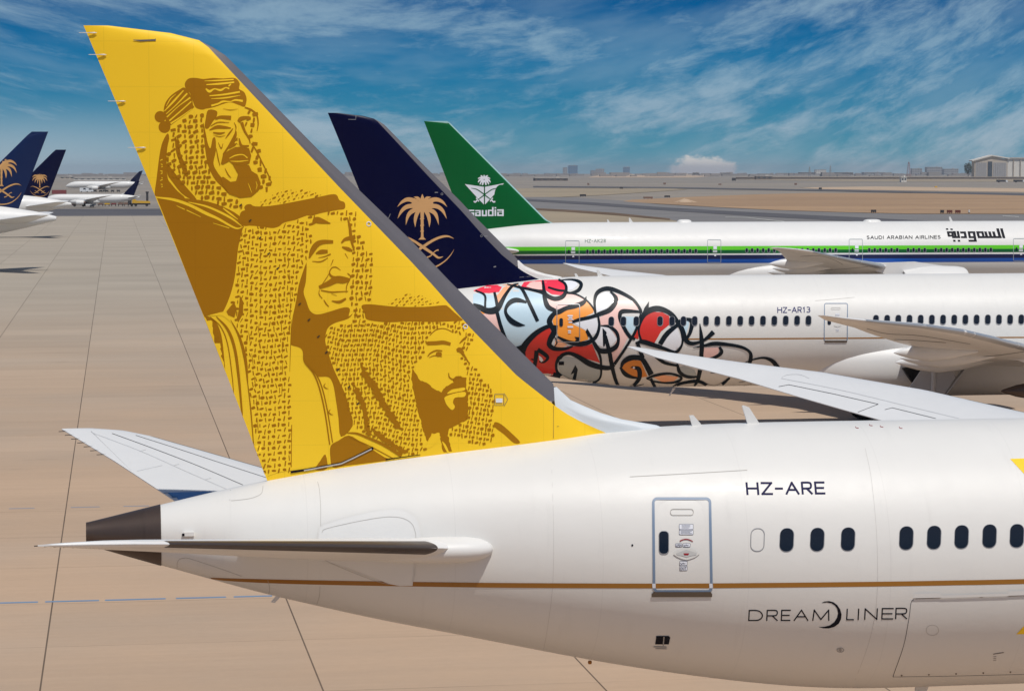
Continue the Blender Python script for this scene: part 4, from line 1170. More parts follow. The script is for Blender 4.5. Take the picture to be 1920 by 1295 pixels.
# cabin windows
def windows(A, H, cs, wd, ht, r, skew, glass_off=0.010, frame_w=1.1, glass=GLASS):
    for cx_, cy_ in cs:
        o_ = rrect(cx_ - wd / 2, cy_ - ht / 2, cx_ + wd / 2, cy_ + ht / 2, r, 5, skew)
        d = Decal(H, glass_off)
        d.poly(o_, ht / 4)
        wo = d.build('cabin_window', glass, A)
        d = Decal(H, glass_off - 0.004)
        d.poly([(x + frame_w * 0.25, y + frame_w * 0.5) for x, y in grow(o_, frame_w)], ht / 4)
        d.build('window_frame', FRAME, A, wo)
wz = Z(1380, 840, 0.35133, [(270, 488), (433, 486), (597, 484), (908, 478), (1056, 475), (1203, 472), (1352, 468), (1498, 466)]) + [(1906 + 51.8 * k, 1003.5 - k * 0.9) for k in range(1, 16)]
windows(A1, H1, wz, 25, 43, 11.5, 0.04)
d = Decal(H1, 0.008)
o_ = rrect(1407, 989.5, 1433.5, 1033.5, 12, 6, 0.03)
d.ring(o_, grow(o_, -1.5))
d.build('blanked_window', FRAME, A1)
# registration and type lettering
tx = Decal(H1, 0.003)
stroke_text(tx, 'HZ-ARE', 1401.5, 926, 1546, 924.5, 20.5, 3.9, -0.09, 0.36)
tx.build('registration', NAVY_TXT, A1)['label'] = 'dark navy registration letters'
tx = Decal(H1, 0.003)
zT = lambda p: Z(1380, 1080, 0.28125, p)
for L_, a, b_ in (('D', 85, 178), ('R', 205, 278), ('E', 302, 362), ('A', 388, 482), ('M', 512, 622)):
    k = (a + b_) / 2
    (x0_, yb_), (x1_, yt_) = zT([(a, 293 - 0.004 * (k - 85))])[0], zT([(b_, 226 - 0.006 * (k - 85))])[0]
    letter(tx, L_, x0_, x1_ - 1.0, yb_, yb_ - yt_, 2.3, 0.05)
for L_, a, b_ in (('L', 738, 786), ('I', 806, 826), ('N', 858, 942), ('E', 972, 1048), ('R', 1064, 1140)):
    k = (a + b_) / 2
    (x0_, yb_), (x1_, yt_) = zT([(a, 288 - 0.022 * (k - 735))])[0], zT([(b_, 218 - 0.018 * (k - 735))])[0]
    letter(tx, L_, x0_, x1_ - 1.0, yb_, yb_ - yt_, 2.3, 0.05)
tx.o = 0.004
tx.poly(zT([(568, 176), (590, 166), (620, 163), (650, 171), (675, 190), (694, 218), (704, 252), (700, 285), (684, 314), (655, 335), (620, 345), (585, 345), (550, 337), (590, 334), (625, 325), (655, 303), (674, 272), (680, 244), (674, 214), (658, 192), (636, 178), (605, 172)]), 5)
tx.build('type_lettering', BLACK, A1)['label'] = 'thin black capitals with a crescent'
# gold shapes of the big tail-band emblem at the right
d = Decal(H1, 0.006)
d.poly([(1894, 860), (1990, 857), (2010, 955), (1945, 913), (1920, 888)], 12)
d.poly([(1905.5, 1188), (1945, 1146), (2000, 1110), (2000, 1186)], 12)
d.build('gold_marking', YELLOW, A1)
# seams, panels, small fittings
d = Decal(H1, 0.004)
d.brush([(1181, 893.5), (1290, 887.5), (1401, 881)], 1.2, n=8)
d.brush([(432, 918), (431, 937)], 2.2, smooth=False)
d.brush(Z(400, 900, .29167, [(115, 132), (220, 120), (280, 103), (312, 80), (320, 35)]), 0.8)
d.brush(Z(400, 900, .29167, [(670, 10), (682, 60), (690, 180), (690, 300)]), 0.7)
d.brush(Z(400, 900, .29167, [(686, 680), (682, 740), (662, 805)]), 0.7)
d.brush(Z(400, 900, .29167, [(350, 640), (362, 690), (355, 738)]), 0.7)
d.brush(Z(70, 780, .23958, [(1095, 1185), (1095, 1150), (1110, 1120), (1150, 1108), (1200, 1115), (1400, 1180), (1600, 1250)]), 0.7)
d.build('panel_seam', SEAMC, A1)
d = Decal(H1, 0.004)
d.brush([(1622, 840), (1634, 900), (1644, 1010), (1644, 1120), (1630, 1200), (1598, 1288)], 0.6)
d.brush([(1034, 860), (1038, 1000), (1036, 1100), (1026, 1180), (1018, 1222)], 0.6)
d.build('panel_seam', mat('skin_joint', (0.50, 0.485, 0.465), 0.6), A1)
cd = Decal(H1, 0.006)
cd.brush([(1713, 1123), (1708, 1130), (1704, 1160), (1694, 1210), (1676, 1262), (1675, 1268)], 1.1)
cd.brush([(1675, 1268), (1800, 1266), (1960, 1262)], 0.5)
cargo = cd.build('cargo_door', DARKSEAM, A1)
cd = Decal(H1, 0.03)
cd.brush([(1711, 1118.5), (1716, 1115.5), (1764, 1114.5)], [2, 8.5, 8.5], smooth=False)
cd.brush([(1764, 1117), (1890, 1113.5)], 5, smooth=False, n=8)
cd.brush([(1890, 1111), (1990, 1108)], 8.5, smooth=False)
cd.build('cargo_hinge', WHITE2, A1, cargo)
cd = Decal(H1, 0.007)
cd.brush([(1716, 1121.5), (1764, 1119.8), (1890, 1116.5), (1990, 1113.5)], 1.0, smooth=False)
cd.poly(rrect(1836.5, 1115.5, 1843, 1118.8, 0.6))
for k in range(5): cd.poly([(1690.5 + 51 * k + 1.6 * math.cos(a * .785), 1265.2 - 1.6 * k + 1.4 * math.sin(a * .785)) for a in range(8)])
for k in range(3):
    cd.brush([(1862 + 6 * k, 1225.5 - k), (1868 + 7 * k, 1224 - k)], 1.2, smooth=False)
    cd.brush([(1862, 1230 + 3.5 * k), (1868, 1229 + 3.5 * k)], .6, smooth=False)
cd.build('cargo_fitting', mat('brown_mark', (0.10, 0.06, 0.045), 0.6), A1, cargo)
cd = Decal(H1, 0.006)
cc = [(1748 + 12 * math.cos(i * math.pi / 16), 1180.5 + 10 * math.sin(i * math.pi / 16)) for i in range(32)]
cd.ring(cc, grow(cc, -0.7))
cd.build('access_cap', SEAMC, A1, cargo)
d = Decal(H1, 0.012)
d.poly([(1230.5, 1191), (1254, 1191), (1256.5, 1194), (1254, 1206.5), (1228.5, 1206.5)])
d.poly([(1185.5 + 2 * math.cos(a * .785), 1021.5 + 2 * math.sin(a * .785)) for a in range(8)])
vo = d.build('outflow_valve', BLACK, A1)
d = Decal(H1, 0.016)
d.brush([(1245, 1192), (1243.5, 1209)], 2.2, smooth=False)
for k in range(2): d.brush([(1225 + 4 * k, 1211 + 3.2 * k), (1250, 1211.5 + 3.2 * k)], 1.4, smooth=False)
d.build('valve_louver', FRAME, A1, vo)
d = Decal(H1, 0.01)
cc = [(1575.5 + 7 * math.cos(i * math.pi / 8), 1217.5 + 4.4 * math.sin(i * math.pi / 8)) for i in range(16)]
d.ring(cc, grow(cc, -1.1))
d.poly([(1571.5, 1217), (1575, 1213), (1578.5, 1217.5), (1575.5, 1221)])
d.build('service_cap', FRAME, A1)
for x_, y_ in ((1604, 799.5), (1630, 795), (1650, 797.5), (1686, 800)):
    d = Decal(H1, 0.005)
    d.brush([(x_, y_), (x_ + 1.2, y_ + 2.6), (x_ + 6, y_ + 3)], 1.1, smooth=False)
    d.build('hoist_mark', RED, A1)
# blade aerials on the crown, belly mast, drain mast, beacon
def blade(A, pts, Y, th, name='blade_antenna', m=WHITE2, parent=None):
    q_ = [A.inv @ at_y(x, y, Y) for x, y in pts]
    n = len(q_)
    v = [(p.x, p.y - th / 2, p.z) for p in q_] + [(p.x, p.y + th / 2, p.z) for p in q_]
    f = [tuple(range(n - 1, -1, -1)), tuple(range(n, 2 * n))] + [(i, (i + 1) % n, n + (i + 1) % n, n + i) for i in range(n)]
    o = mk(name, v, f, m, parent or A.root, False)
    return fix_normals(o)
blade(A1, [(1292, 778.5), (1300, 778), (1316, 797), (1318, 802), (1298, 802), (1297, 796)], D1, 0.05)
blade(A1, [(1391, 761), (1395, 759.5), (1404, 763), (1422, 791), (1426, 797), (1402, 797), (1400, 790)], D1, 0.06)
blade(A1, [(508, 1128), (521, 1112), (530, 1112), (527, 1117), (515, 1129.5)], D1 - 0.2, 0.04, 'drain_mast')
blade(A1, [(1716, 1284), (1742, 1283), (1736, 1296), (1728, 1312), (1716, 1312)], D1, 0.06)
b = MB()
p_ = A1.inv @ at_y(1106, 1243, D1)
b.lathe(p_ + Vector((0, 0, 0.06)), (0, 0, -1), [(0, 0.04), (0.04, 0.045), (0.07, 0.035), (0.08, 0.0)], 14)
b.build('belly_beacon', AMBER, A1.root, smooth=True)
b = MB()
p_ = A1.inv @ H1(352, 999.5, 0.0)
b.box(p_ + Vector((0.02, -0.05, 0.0)), (0.22, 0.14, 0.085))
b.box(p_ + Vector((-0.10, -0.04, -0.01)), (0.03, 0.11, 0.07))
lo_ = b.build('tail_light', WHITE2, A1.root)
b = MB()
b.box(p_ + Vector((-0.095, -0.115, -0.01)), (0.05, 0.02, 0.055))
b.build('light_lens', BLACK, A1.root if False else lo_)

# stabilizer root plate on the fuselage side, dark strip on the leading edge, blue root seal
sp_ = Decal(H1, 0.03)
zS = lambda p: Z(400, 900, 0.29167, p)
outl = zS([(680, 335), (690, 305), (720, 285), (860, 245), (1000, 212), (1130, 195), (1200, 195), (1255, 212), (1300, 245), (1320, 290), (1332, 360), (1290, 540), (1275, 670), (1200, 668), (1130, 655), (1040, 620), (880, 560), (740, 520), (690, 500), (670, 470), (672, 400)])
sp_.poly(outl, 9)
pl = sp_.build('stabilizer_plate', WHITE2, A1)
sp_ = Decal(H1, 0.034)
sp_.brush(zS([(700, 338), (712, 318), (780, 298), (950, 262), (1090, 240), (1170, 238), (1235, 252), (1280, 285), (1300, 340), (1302, 372)]), 0.8)
sp_.brush(zS([(680, 490), (740, 520), (880, 580), (1040, 640), (1130, 662)]), 0.7)
sp_.build('plate_seam', SEAMC, A1, pl)
# rim of the plate standing off the skin
rm = Decal(H1, 0.018)
rm.ring(grow(outl, 2.2), grow(outl, -1.0))
rm.build('plate_rim', mat('rim_paint', (0.70, 0.69, 0.67), 0.4), A1, pl)
for side in (-1, 1):
    b = MB()
    b.lathe((0, 0, 0), (1, 0, 0), [(5.2, 0.03), (5.7, 0.16), (6.4, 0.245), (7.2, 0.275), (7.8, 0.265), (8.1, 0.225), (8.28, 0.16), (8.37, 0.09), (8.40, 0.01)], 28)
    b.v = [(p[0], side * (1.98 + 0.02) + p[1] * 1.5, 6.03 + p[2]) for p in b.v]
    b.build('root_fairing', WHITE2, A1.stab[side], smooth=True)
for side in (-1, 1):
    build_strip(A1, S787['stab'], side, 'deice_strip', DEICE, 2.75, 9.0, (0.0, 0.055), A1.stab[side])
HS = Hit([A1.stab[1]], D1 + 5)
d = Decal(HS, 0.006)
d.poly([(303.5, 923.6), (340, 922.5), (402, 920.6), (362, 931), (326, 940)], 8)
d.build('root_seal', SEALBLUE, A1, A1.stab[1])
d = Decal(HS, 0.006)
d.brush(Z(70, 780, .23958, [(585, 135), (900, 250), (1250, 385), (1610, 538)]), 0.9)
d.brush(Z(70, 780, .23958, [(220, 133), (420, 118)]), 0.7, smooth=False)
d.brush(Z(70, 780, .23958, [(770, 150), (1100, 255), (1450, 370), (1790, 480)]), 0.7)
d.build('panel_seam', DARKSEAM, A1, A1.stab[1])
d = Decal(HS, 0.005)
d.brush(Z(70, 780, .23958, [(430, 130), (800, 270), (1150, 425), (1480, 570)]), 0.8)
for a, b_ in (((800, 275), (850, 262)), ((1060, 388), (1110, 375)), ((1310, 497), (1360, 484)), ((780, 430), (980, 385))): d.brush(Z(70, 780, .23958, [a, b_]), 0.6, smooth=False)
d.build('panel_line', mat('faint_line', (0.52, 0.53, 0.55), 0.6), A1, A1.stab[1])
for side in (-1, 1):
    for k in range(7):
        o_ = 9.7 - 0.34 * k
        te_ = float(np.interp(o_, [a for a, _ in S787['stab']['te']], [q for _, q in S787['stab']['te']]))
        z_ = S787['stab']['z'](o_)
        b = MB()
        b.tube((te_ - 0.16, side * o_, z_), (te_ + 0.10, side * o_, z_ + 0.012), 0.009)
        b.build('static_wick', DARKMET, A1.stab[side])
# port wing of the front airliner: flap seams and fairing tip seen over the crown
HW = Hit([A1.wing[1]], D1 + 24)
zW = lambda p: Z(1460, 520, 0.23958, p)
d = Decal(HW, 0.008)
d.brush(zW([(0, 855), (80, 840), (430, 912), (780, 992)]), 0.9, smooth=False)
d.brush(zW([(780, 992), (620, 1055)]), 0.9, smooth=False)
d.brush(zW([(830, 1035), (890, 1020), (1230, 1104)]), 0.8, smooth=False)
d.build('flap_seam', DARKSEAM, A1, A1.wing[1])
d = Decal(HW, 0.007)
d.brush(zW([(20, 790), (500, 885), (1000, 1005), (1410, 1103)]), 0.7)
d.brush(zW([(20, 790), (60, 765), (160, 760), (240, 790)]), 0.6)
d.build('panel_line', MATS['faint_line'], A1, A1.wing[1])

# ------------------------------------------------------------------ second airliner: graffiti, lettering, openings
zG = lambda p: Z(900, 480, 0.21622, p)
zK = lambda p: Z(1120, 520, 0.22917, p)
C_LB = mat('art_light_blue', srgb(190, 216, 230), 0.42, coat=0.08)
C_PK = mat('art_pink', srgb(240, 198, 190), 0.42, coat=0.08)
C_PE = mat('art_peach', srgb(246, 176, 132), 0.42, coat=0.08)
C_RD = mat('art_red', srgb(206, 44, 34), 0.42, coat=0.08)
C_RS = mat('art_rose', srgb(240, 52, 78), 0.42, coat=0.08)
C_OR = mat('art_orange', srgb(248, 156, 52), 0.42, coat=0.08)
C_WH = mat('art_white', srgb(228, 230, 236), 0.42, coat=0.08)
C_GR = mat('art_grey', srgb(172, 180, 182), 0.42, coat=0.08)
C_BR = mat('art_amber', srgb(218, 130, 40), 0.42, coat=0.08)
C_BK = mat('art_black', (0.003, 0.009, 0.016), 0.45, spec=0.2)
fills = [
 (C_LB, [[(-60, 330), (0, 318), (100, 340), (140, 350), (152, 440), (60, 460), (-60, 420)],
         [(335, 258), (362, 290), (450, 310), (545, 335), (562, 400), (580, 450), (645, 490), (600, 540), (615, 590), (500, 625), (420, 690), (350, 790), (260, 770), (205, 650), (172, 540), (152, 470), (215, 385), (275, 295)]]),
 (C_PE, [[(195, 250), (320, 238), (335, 248), (255, 290), (215, 350), (160, 430), (138, 350), (175, 310), (198, 280)], [(640, 795), (660, 710), (760, 768), (700, 802)]]),
 (C_RS, [[(-60, 300), (0, 275), (60, 256), (150, 250), (190, 270), (165, 312), (80, 322), (-20, 318)], [(352, 272), (380, 226), (550, 207), (680, 205), (738, 240), (748, 300), (712, 342), (622, 332), (560, 292), (540, 310), (430, 290)]]),
 (C_PK, [[(-60, 492), (130, 488), (192, 690), (100, 640), (-60, 520)], [(590, 372), (650, 360), (720, 348), (760, 322), (850, 345), (905, 378), (790, 432), (660, 465), (602, 425)],
         [(1130, 312), (1230, 345), (1335, 400), (1388, 458), (1335, 472), (1212, 488), (1215, 560), (1290, 690), (1220, 830), (1158, 925), (1128, 830), (1192, 720), (1132, 622), (1040, 592), (1036, 535), (1150, 470), (1182, 400)]]),
 (C_OR, [[(672, 480), (800, 430), (920, 388), (985, 465), (980, 492), (860, 550), (795, 585), (870, 622), (932, 655), (938, 722), (860, 745), (740, 738), (680, 692), (640, 602), (628, 560)], [(-40, 478), (40, 484), (40, 502), (-40, 500)]]),
 (C_WH, [[(705, 213), (830, 213), (850, 250), (805, 292), (750, 300), (740, 240)], [(1002, 460), (1000, 400), (1022, 345), (1090, 312), (1148, 330), (1160, 382), (1100, 452), (1020, 488)], [(820, 582), (900, 545), (1000, 510), (1028, 600), (1005, 670), (960, 692), (910, 640)],
         [(1050, 612), (1120, 622), (1190, 720), (1140, 775), (1080, 795), (1008, 765), (992, 740)], [(1560, 780), (1620, 682), (1700, 607), (1748, 720), (1742, 775), (1690, 822), (1620, 802)]]),
 (C_LB, [[(1225, 522), (1380, 530), (1370, 592), (1310, 682), (1255, 600)], [(622, 600), (634, 610), (632, 640), (622, 630)]]),
 (C_RD, [[(378, 850), (418, 760), (500, 682), (602, 610), (622, 670), (590, 730), (608, 790), (680, 812), (760, 782), (900, 782), (972, 760), (1030, 900), (1042, 925), (900, 882), (760, 842), (690, 862), (660, 932), (662, 1012), (640, 1042), (540, 1048), (440, 960)],
         [(1385, 742), (1378, 640), (1398, 560), (1440, 508), (1500, 485), (1580, 488), (1640, 520), (1645, 592), (1570, 652), (1510, 757), (1440, 732)], [(1322, 690), (1366, 600), (1374, 720), (1340, 712)]]),
 (C_GR, [[(668, 940), (690, 890), (740, 868), (820, 880), (900, 922), (1000, 955), (1045, 972), (1042, 1040), (1000, 1082), (900, 1090), (780, 1072), (700, 1020)], [(1718, 965), (1770, 950), (1860, 985), (1880, 1035), (1800, 1035), (1740, 1008)]]),
 (C_BR, [[(1218, 962), (1260, 920), (1330, 900), (1392, 905), (1452, 1042), (1380, 1052), (1310, 1042), (1250, 1002)]]),
 (C_PE, [[(1492, 1042), (1600, 1030), (1722, 1045), (1682, 1080), (1582, 1090)]]),
]
art = None
for i, (m_, polys) in enumerate(fills):
    d = Decal(H2, 0.004 + 0.0012 * i)
    for p in polys: d.poly(zG(p), 5)
    if art is None:
        art = d.build('graffiti_artwork', m_, A2)
        art['label'] = 'colourful swirling lettering in black outline'
    else: d.build('graffiti_fill', m_, A2, art)
d = Decal(H2, 0.020)
d.poly(zG([(400, 266), (440, 228), (530, 222), (545, 292), (480, 292)]), 6)
d.poly(zK([(870, 575), (1000, 570), (982, 640), (900, 662), (868, 640)]), 6)
d.build('graffiti_fill', C_PK, A2, art)
d = Decal(H2, 0.020)
d.poly(zK([(690, 350), (738, 342), (750, 380), (722, 482)]), 6)
d.build('graffiti_fill', C_LB, A2, art)
k_ = Decal(H2, 0.024)
def gs(p, w_, sc_=0.21622, zz=zG): k_.brush(zz(p), [x * sc_ * (1.16 if x > 8 else 1) for x in w_], n=5)
def ks(p, w_): gs(p, w_, 0.22917, zK)
for p, w_ in (
  ([(-60, 420), (0, 445), (60, 475), (130, 470), (170, 430), (220, 340), (280, 262), (335, 240)], [20, 38, 44, 50, 40, 25, 18, 8]), ([(-40, 300), (40, 340), (45, 420), (45, 495)], [10, 16, 16, 14]), ([(125, 315), (140, 380), (150, 440)], [18, 22, 22]),
  ([(140, 455), (175, 590), (215, 700), (245, 770)], [26, 26, 26, 26]), ([(235, 246), (330, 270), (430, 290), (530, 312), (562, 328)], [8, 16, 18, 26, 34]), ([(330, 260), (372, 300), (432, 420), (500, 565)], [16, 22, 26, 26]),
  ([(405, 402), (320, 382), (262, 402), (226, 450), (226, 500), (270, 560), (330, 592), (392, 600)], [16, 34, 34, 24, 24, 40, 34, 4]), ([(545, 212), (555, 300), (562, 370), (590, 440), (655, 475)], [15, 26, 30, 36, 26]),
  ([(680, 205), (735, 240), (748, 290), (720, 350), (650, 372), (580, 342), (556, 298)], [15, 18, 22, 32, 32, 28, 18]), ([(590, 272), (680, 298), (752, 303)], [14, 16, 14]), ([(690, 214), (780, 206), (852, 220), (878, 252), (850, 300), (780, 322), (735, 298)], [8, 12, 22, 26, 26, 16, 10]),
  ([(740, 318), (830, 332), (920, 382), (982, 452), (1004, 505)], [18, 13, 12, 12, 12]), ([(922, 352), (900, 402), (830, 432), (750, 452), (690, 482), (640, 502), (602, 560), (620, 610), (640, 650)], [4, 30, 36, 32, 36, 32, 40, 34, 26]),
  ([(625, 600), (560, 622), (480, 672), (402, 752), (368, 820), (380, 870)], [26, 32, 38, 44, 50, 30]), ([(655, 600), (642, 660), (610, 720), (602, 770), (650, 802), (740, 802), (805, 780)], [36, 42, 40, 36, 32, 22, 10]),
  ([(798, 572), (860, 552), (960, 530), (1040, 502), (1120, 470), (1170, 412), (1178, 362), (1130, 308)], [18, 26, 26, 32, 38, 34, 28, 12]), ([(1002, 495), (994, 400), (1010, 330), (1060, 292), (1130, 286), (1230, 322), (1330, 382), (1388, 460), (1395, 495)], [12, 20, 28, 32, 32, 26, 22, 20, 22]),
  ([(1395, 485), (1300, 478), (1230, 482), (1212, 522), (1232, 590), (1292, 690), (1345, 720)], [15, 26, 32, 28, 26, 26, 20]), ([(1395, 500), (1352, 640), (1302, 730), (1232, 840), (1165, 935)], [16, 20, 20, 20, 24]),
  ([(1020, 498), (1034, 600), (1010, 690), (950, 742), (860, 762), (760, 742), (672, 698)], [12, 20, 26, 32, 36, 28, 14]), ([(930, 648), (962, 702), (1002, 780), (1042, 870), (1050, 960), (1046, 1040), (1008, 1084), (930, 1092)], [20, 20, 20, 18, 16, 14, 14, 10]),
  ([(1048, 603), (1120, 610), (1182, 660), (1200, 730), (1172, 790), (1100, 822), (1030, 812), (985, 745)], [8, 20, 26, 22, 36, 38, 36, 26]), ([(1085, 690), (1122, 830), (1142, 940), (1172, 1060), (1205, 1135)], [26, 30, 30, 26, 22]),
  ([(690, 882), (722, 852), (780, 842), (850, 870), (950, 930), (1050, 962), (1130, 966), (1165, 938)], [30, 26, 26, 34, 42, 36, 30, 22]), ([(690, 872), (662, 930), (670, 1000), (722, 1052), (830, 1082), (960, 1096)], [30, 20, 20, 34, 16, 10]),
  ([(492, 818), (482, 900), (468, 985)], [34, 30, 26]), ([(500, 808), (562, 850), (588, 882), (552, 918), (512, 912)], [30, 30, 22, 14, 8]), ([(440, 892), (470, 896)], [6, 14]),
  ([(1338, 962), (1378, 980), (1382, 1050), (1340, 1110), (1285, 1142)], [22, 34, 32, 22, 8]), ([(1305, 966), (1330, 958)], [3, 16]), ([(1222, 968), (1242, 920), (1300, 882), (1380, 880), (1422, 912), (1485, 1025)], [14, 30, 40, 36, 36, 42]), ([(1215, 962), (1258, 1018), (1320, 1047), (1390, 1055)], [14, 32, 22, 8]),
  ([(1360, 740), (1392, 830), (1412, 880)], [25, 28, 30]), ([(1398, 735), (1376, 650), (1396, 560), (1440, 490), (1530, 456), (1622, 480), (1692, 540), (1742, 640), (1756, 740), (1732, 800), (1690, 832), (1600, 802), (1480, 762), (1405, 742), (1345, 752)], [18, 15, 25, 42, 42, 34, 32, 18, 14, 20, 22, 26, 36, 34, 5]),
  ([(1720, 590), (1622, 672), (1560, 762)], [26, 36, 36]), ([(1442, 1060), (1520, 1032), (1640, 1016), (1742, 1046), (1722, 1080), (1640, 1096), (1520, 1086), (1450, 1062)], [12, 20, 16, 18, 18, 14, 12, 8]), ([(1480, 1060), (1502, 1102), (1522, 1142)], [22, 22, 22]),
  ([(1525, 868), (1600, 922), (1725, 952)], [28, 24, 14]), ([(1715, 958), (1730, 1002), (1782, 1038), (1860, 1048)], [20, 26, 24, 18]), ([(1662, 1136), (1722, 1102), (1860, 1078)], [4, 12, 20]), ([(960, 1100), (1060, 1106), (1150, 1126), (1250, 1140), (1300, 1134), (1420, 1108)], [6, 9, 9, 10, 9, 4]),
  ([(640, 690), (668, 745), (640, 790)], [6, 10, 4])):
    gs(p, w_)
for p in ([(1062, 622), (1098, 660), (1082, 780), (1068, 780)], [(826, 940), (848, 980), (832, 1072), (800, 1070), (816, 1010), (786, 1022)], [(1405, 502), (1425, 450), (1465, 393), (1463, 450), (1425, 500)], [(290, 795), (370, 765), (385, 862), (345, 850)], [(612, 1040), (640, 1005), (672, 1010), (720, 1062), (690, 1055)], [(915, 655), (930, 625), (960, 690), (935, 700)], [(818, 700), (862, 702), (866, 742), (820, 738), (836, 722)]):
    k_.poly(zG(p), 6)
for p, w_ in (([(662, 348), (700, 440), (722, 510), (772, 540), (852, 522), (902, 490), (950, 445)], [24, 32, 32, 28, 18, 26, 34]), ([(716, 340), (772, 358), (762, 440), (728, 505)], [20, 30, 26, 18]), ([(838, 378), (850, 480), (855, 560), (850, 652)], [6, 26, 30, 28]),
  ([(780, 576), (880, 556), (960, 541), (1080, 550), (1180, 570), (1240, 602), (1256, 642), (1245, 702)], [3, 20, 30, 24, 22, 20, 26, 26]), ([(998, 568), (1016, 612), (960, 652), (885, 668)], [18, 24, 22, 8]), ([(1195, 702), (1270, 672), (1360, 656), (1432, 682), (1478, 740)], [4, 10, 16, 28, 34]),
  ([(615, 905), (680, 870), (760, 850), (840, 850), (900, 880), (960, 896), (1020, 870), (1082, 818)], [3, 12, 22, 22, 22, 22, 22, 14]), ([(840, 755), (820, 840), (785, 895)], [30, 24, 8]), ([(950, 778), (955, 892)], [42, 42]), ([(1185, 850), (1190, 892)], [46, 50]), ([(1200, 895), (1260, 868)], [20, 3]),
  ([(650, 705), (682, 780), (742, 812), (822, 810)], [16, 22, 20, 14])):
    ks(p, w_)
k_.build('graffiti_stroke', C_BK, A2, art)
d = Decal(H2, 0.030)
d.poly(zG([(510, 858), (535, 875), (550, 902), (532, 915), (515, 895)]))
d.poly(zG([(1322, 962), (1335, 955), (1346, 965), (1334, 975)]))
d.build('graffiti_fill', C_WH, A2, art)

d = Decal(H2, 0.006)
d.brush([(1288, 635.6), (1340, 635.4), (1440, 634.8), (1544, 634.2), (1700, 633.2), (1865, 632.6), (1960, 632), (2200, 629)], 2.5, n=10)
d.build('bronze_stripe', STRIPE, A2)
wl = Z(1120, 520, .22917, [(113, 360), (212, 359), (318, 358), (512, 357), (610, 357), (703, 357), (795, 356), (888, 355), (981, 355), (1075, 354), (1168, 354), (1261, 353), (1354, 353), (1447, 353), (1540, 352), (1633, 351), (1726, 351)])
wl += Z(1460, 520, .23958, [(760 + 87.5 * k, 331 - 0.25 * k) for k in range(14)]) + [(1914.5 + 21 * k, 598 - .07 * k) for k in range(1, 6)]
windows(A2, H2, wl, 9.6, 17, 4.4, 0.02, 0.034, 0.8)
def frame_door(A, H, box, r, wd, off, m, win=None, skew=0.0, sill=None, marks=()):
    o_ = rrect(*box, r, 5, skew)
    d = Decal(H, off)
    d.ring(o_, grow(o_, -wd))
    dr = d.build('cabin_door', m, A)
    if win:
        d = Decal(H, off + 0.004)
        d.poly(rrect(*win, (win[2] - win[0]) * .45), 5)
        d.build('door_window', GLASS, A, dr)
    for mk_ in marks:
        d = Decal(H, off + 0.004)
        d.poly(rrect(*mk_, 0.3))
        d.build('placard', WHITE_TXT, A, dr)
    if sill:
        d = Decal(H, off + 0.02)
        d.poly(rrect(*sill, 0.2), 8)
        d.build('door_sill', MATS['brown_sill'], A, dr)
    return dr
dr = frame_door(A2, H2, (1043.5, 570, 1087.5, 641.5), 4, 1.4, 0.034, FRAME, (1048.8, 596.5, 1055.5, 612), marks=[(1064, 591, 1074, 593.4), (1066, 594.6, 1073, 597), (1064.5, 598.4, 1075, 600.2), (1066, 603, 1073, 605.2), (1064, 611, 1074.5, 614.5), (1065, 619, 1070.5, 621.4), (1065, 622.4, 1070.5, 624.6)])
dr['label'] = 'rear door painted over with orange art'
dr = frame_door(A2, H2, (1544.8, 568, 1589.5, 640), 4, 1.5, 0.014, BLUEGREY, (1551.5, 593, 1558, 609), 0.01, (1546, 638, 1588, 641.8), [(1566, 588, 1574, 589.6), (1566, 590.6, 1574, 592), (1567, 617, 1573, 618.4), (1567, 619.4, 1573, 620.6)])
d = Decal(H2, 0.018)
d.poly([(1563, 610.5), (1570, 607.5), (1578, 610.5), (1570, 613.5)])
ho = d.build('door_handle', MATS['handle_paint'], A2, dr)
d = Decal(H2, 0.016)
o_ = rrect(1558, 576.5, 1575.5, 580.5, 1.8)
d.ring(o_, grow(o_, -0.5))
d.build('vent_outline', SEAMC, A2, dr)
tx = Decal(H2, 0.014)
stroke_text(tx, 'HZ-AR13', 1458.2, 586, 1518.6, 585.2, 9.4, 1.5, 0, 0.36)
tx.build('registration', mat('blue_lettering', srgb(40, 45, 105), 0.6, spec=0.12), A2)['label'] = 'dark blue registration letters and digits'
d = Decal(H2, 0.008)
d.brush(Z(1460, 520, .23958, [(285, 183), (450, 170), (595, 156)]), 0.5)
d.brush(Z(1120, 520, .22917, [(520, 560), (560, 545), (640, 545)]), 0.5)
d.build('panel_seam', SEAMC, A2)
d = Decal(H2, 0.032)
d.poly(rrect(1047.5, 677, 1057.5, 683.5, 0.6))
d.build('outflow_valve', BLACK, A2)
# gear door hanging from the starboard wing root, dark plate behind it standing for the shaded wheel well
zL = lambda p: Z(1650, 640, 0.140625, p)
blade(A2, zL([(555, 372), (620, 365), (650, 318), (790, 330), (795, 362), (960, 385), (985, 425), (1003, 485), (860, 690), (690, 900), (280, 800), (360, 660)]), D2 - 5.0, 0.10, 'gear_door', mat('gear_door_paint', (0.42, 0.42, 0.43), 0.45))
blade(A2, zL([(290, 352), (640, 320), (950, 372), (1000, 470), (960, 610), (880, 705), (845, 690), (860, 560), (520, 430), (480, 570), (420, 545)]), D2 - 3.55, 0.25, 'wheel_well_shade_plate', DARKMET)
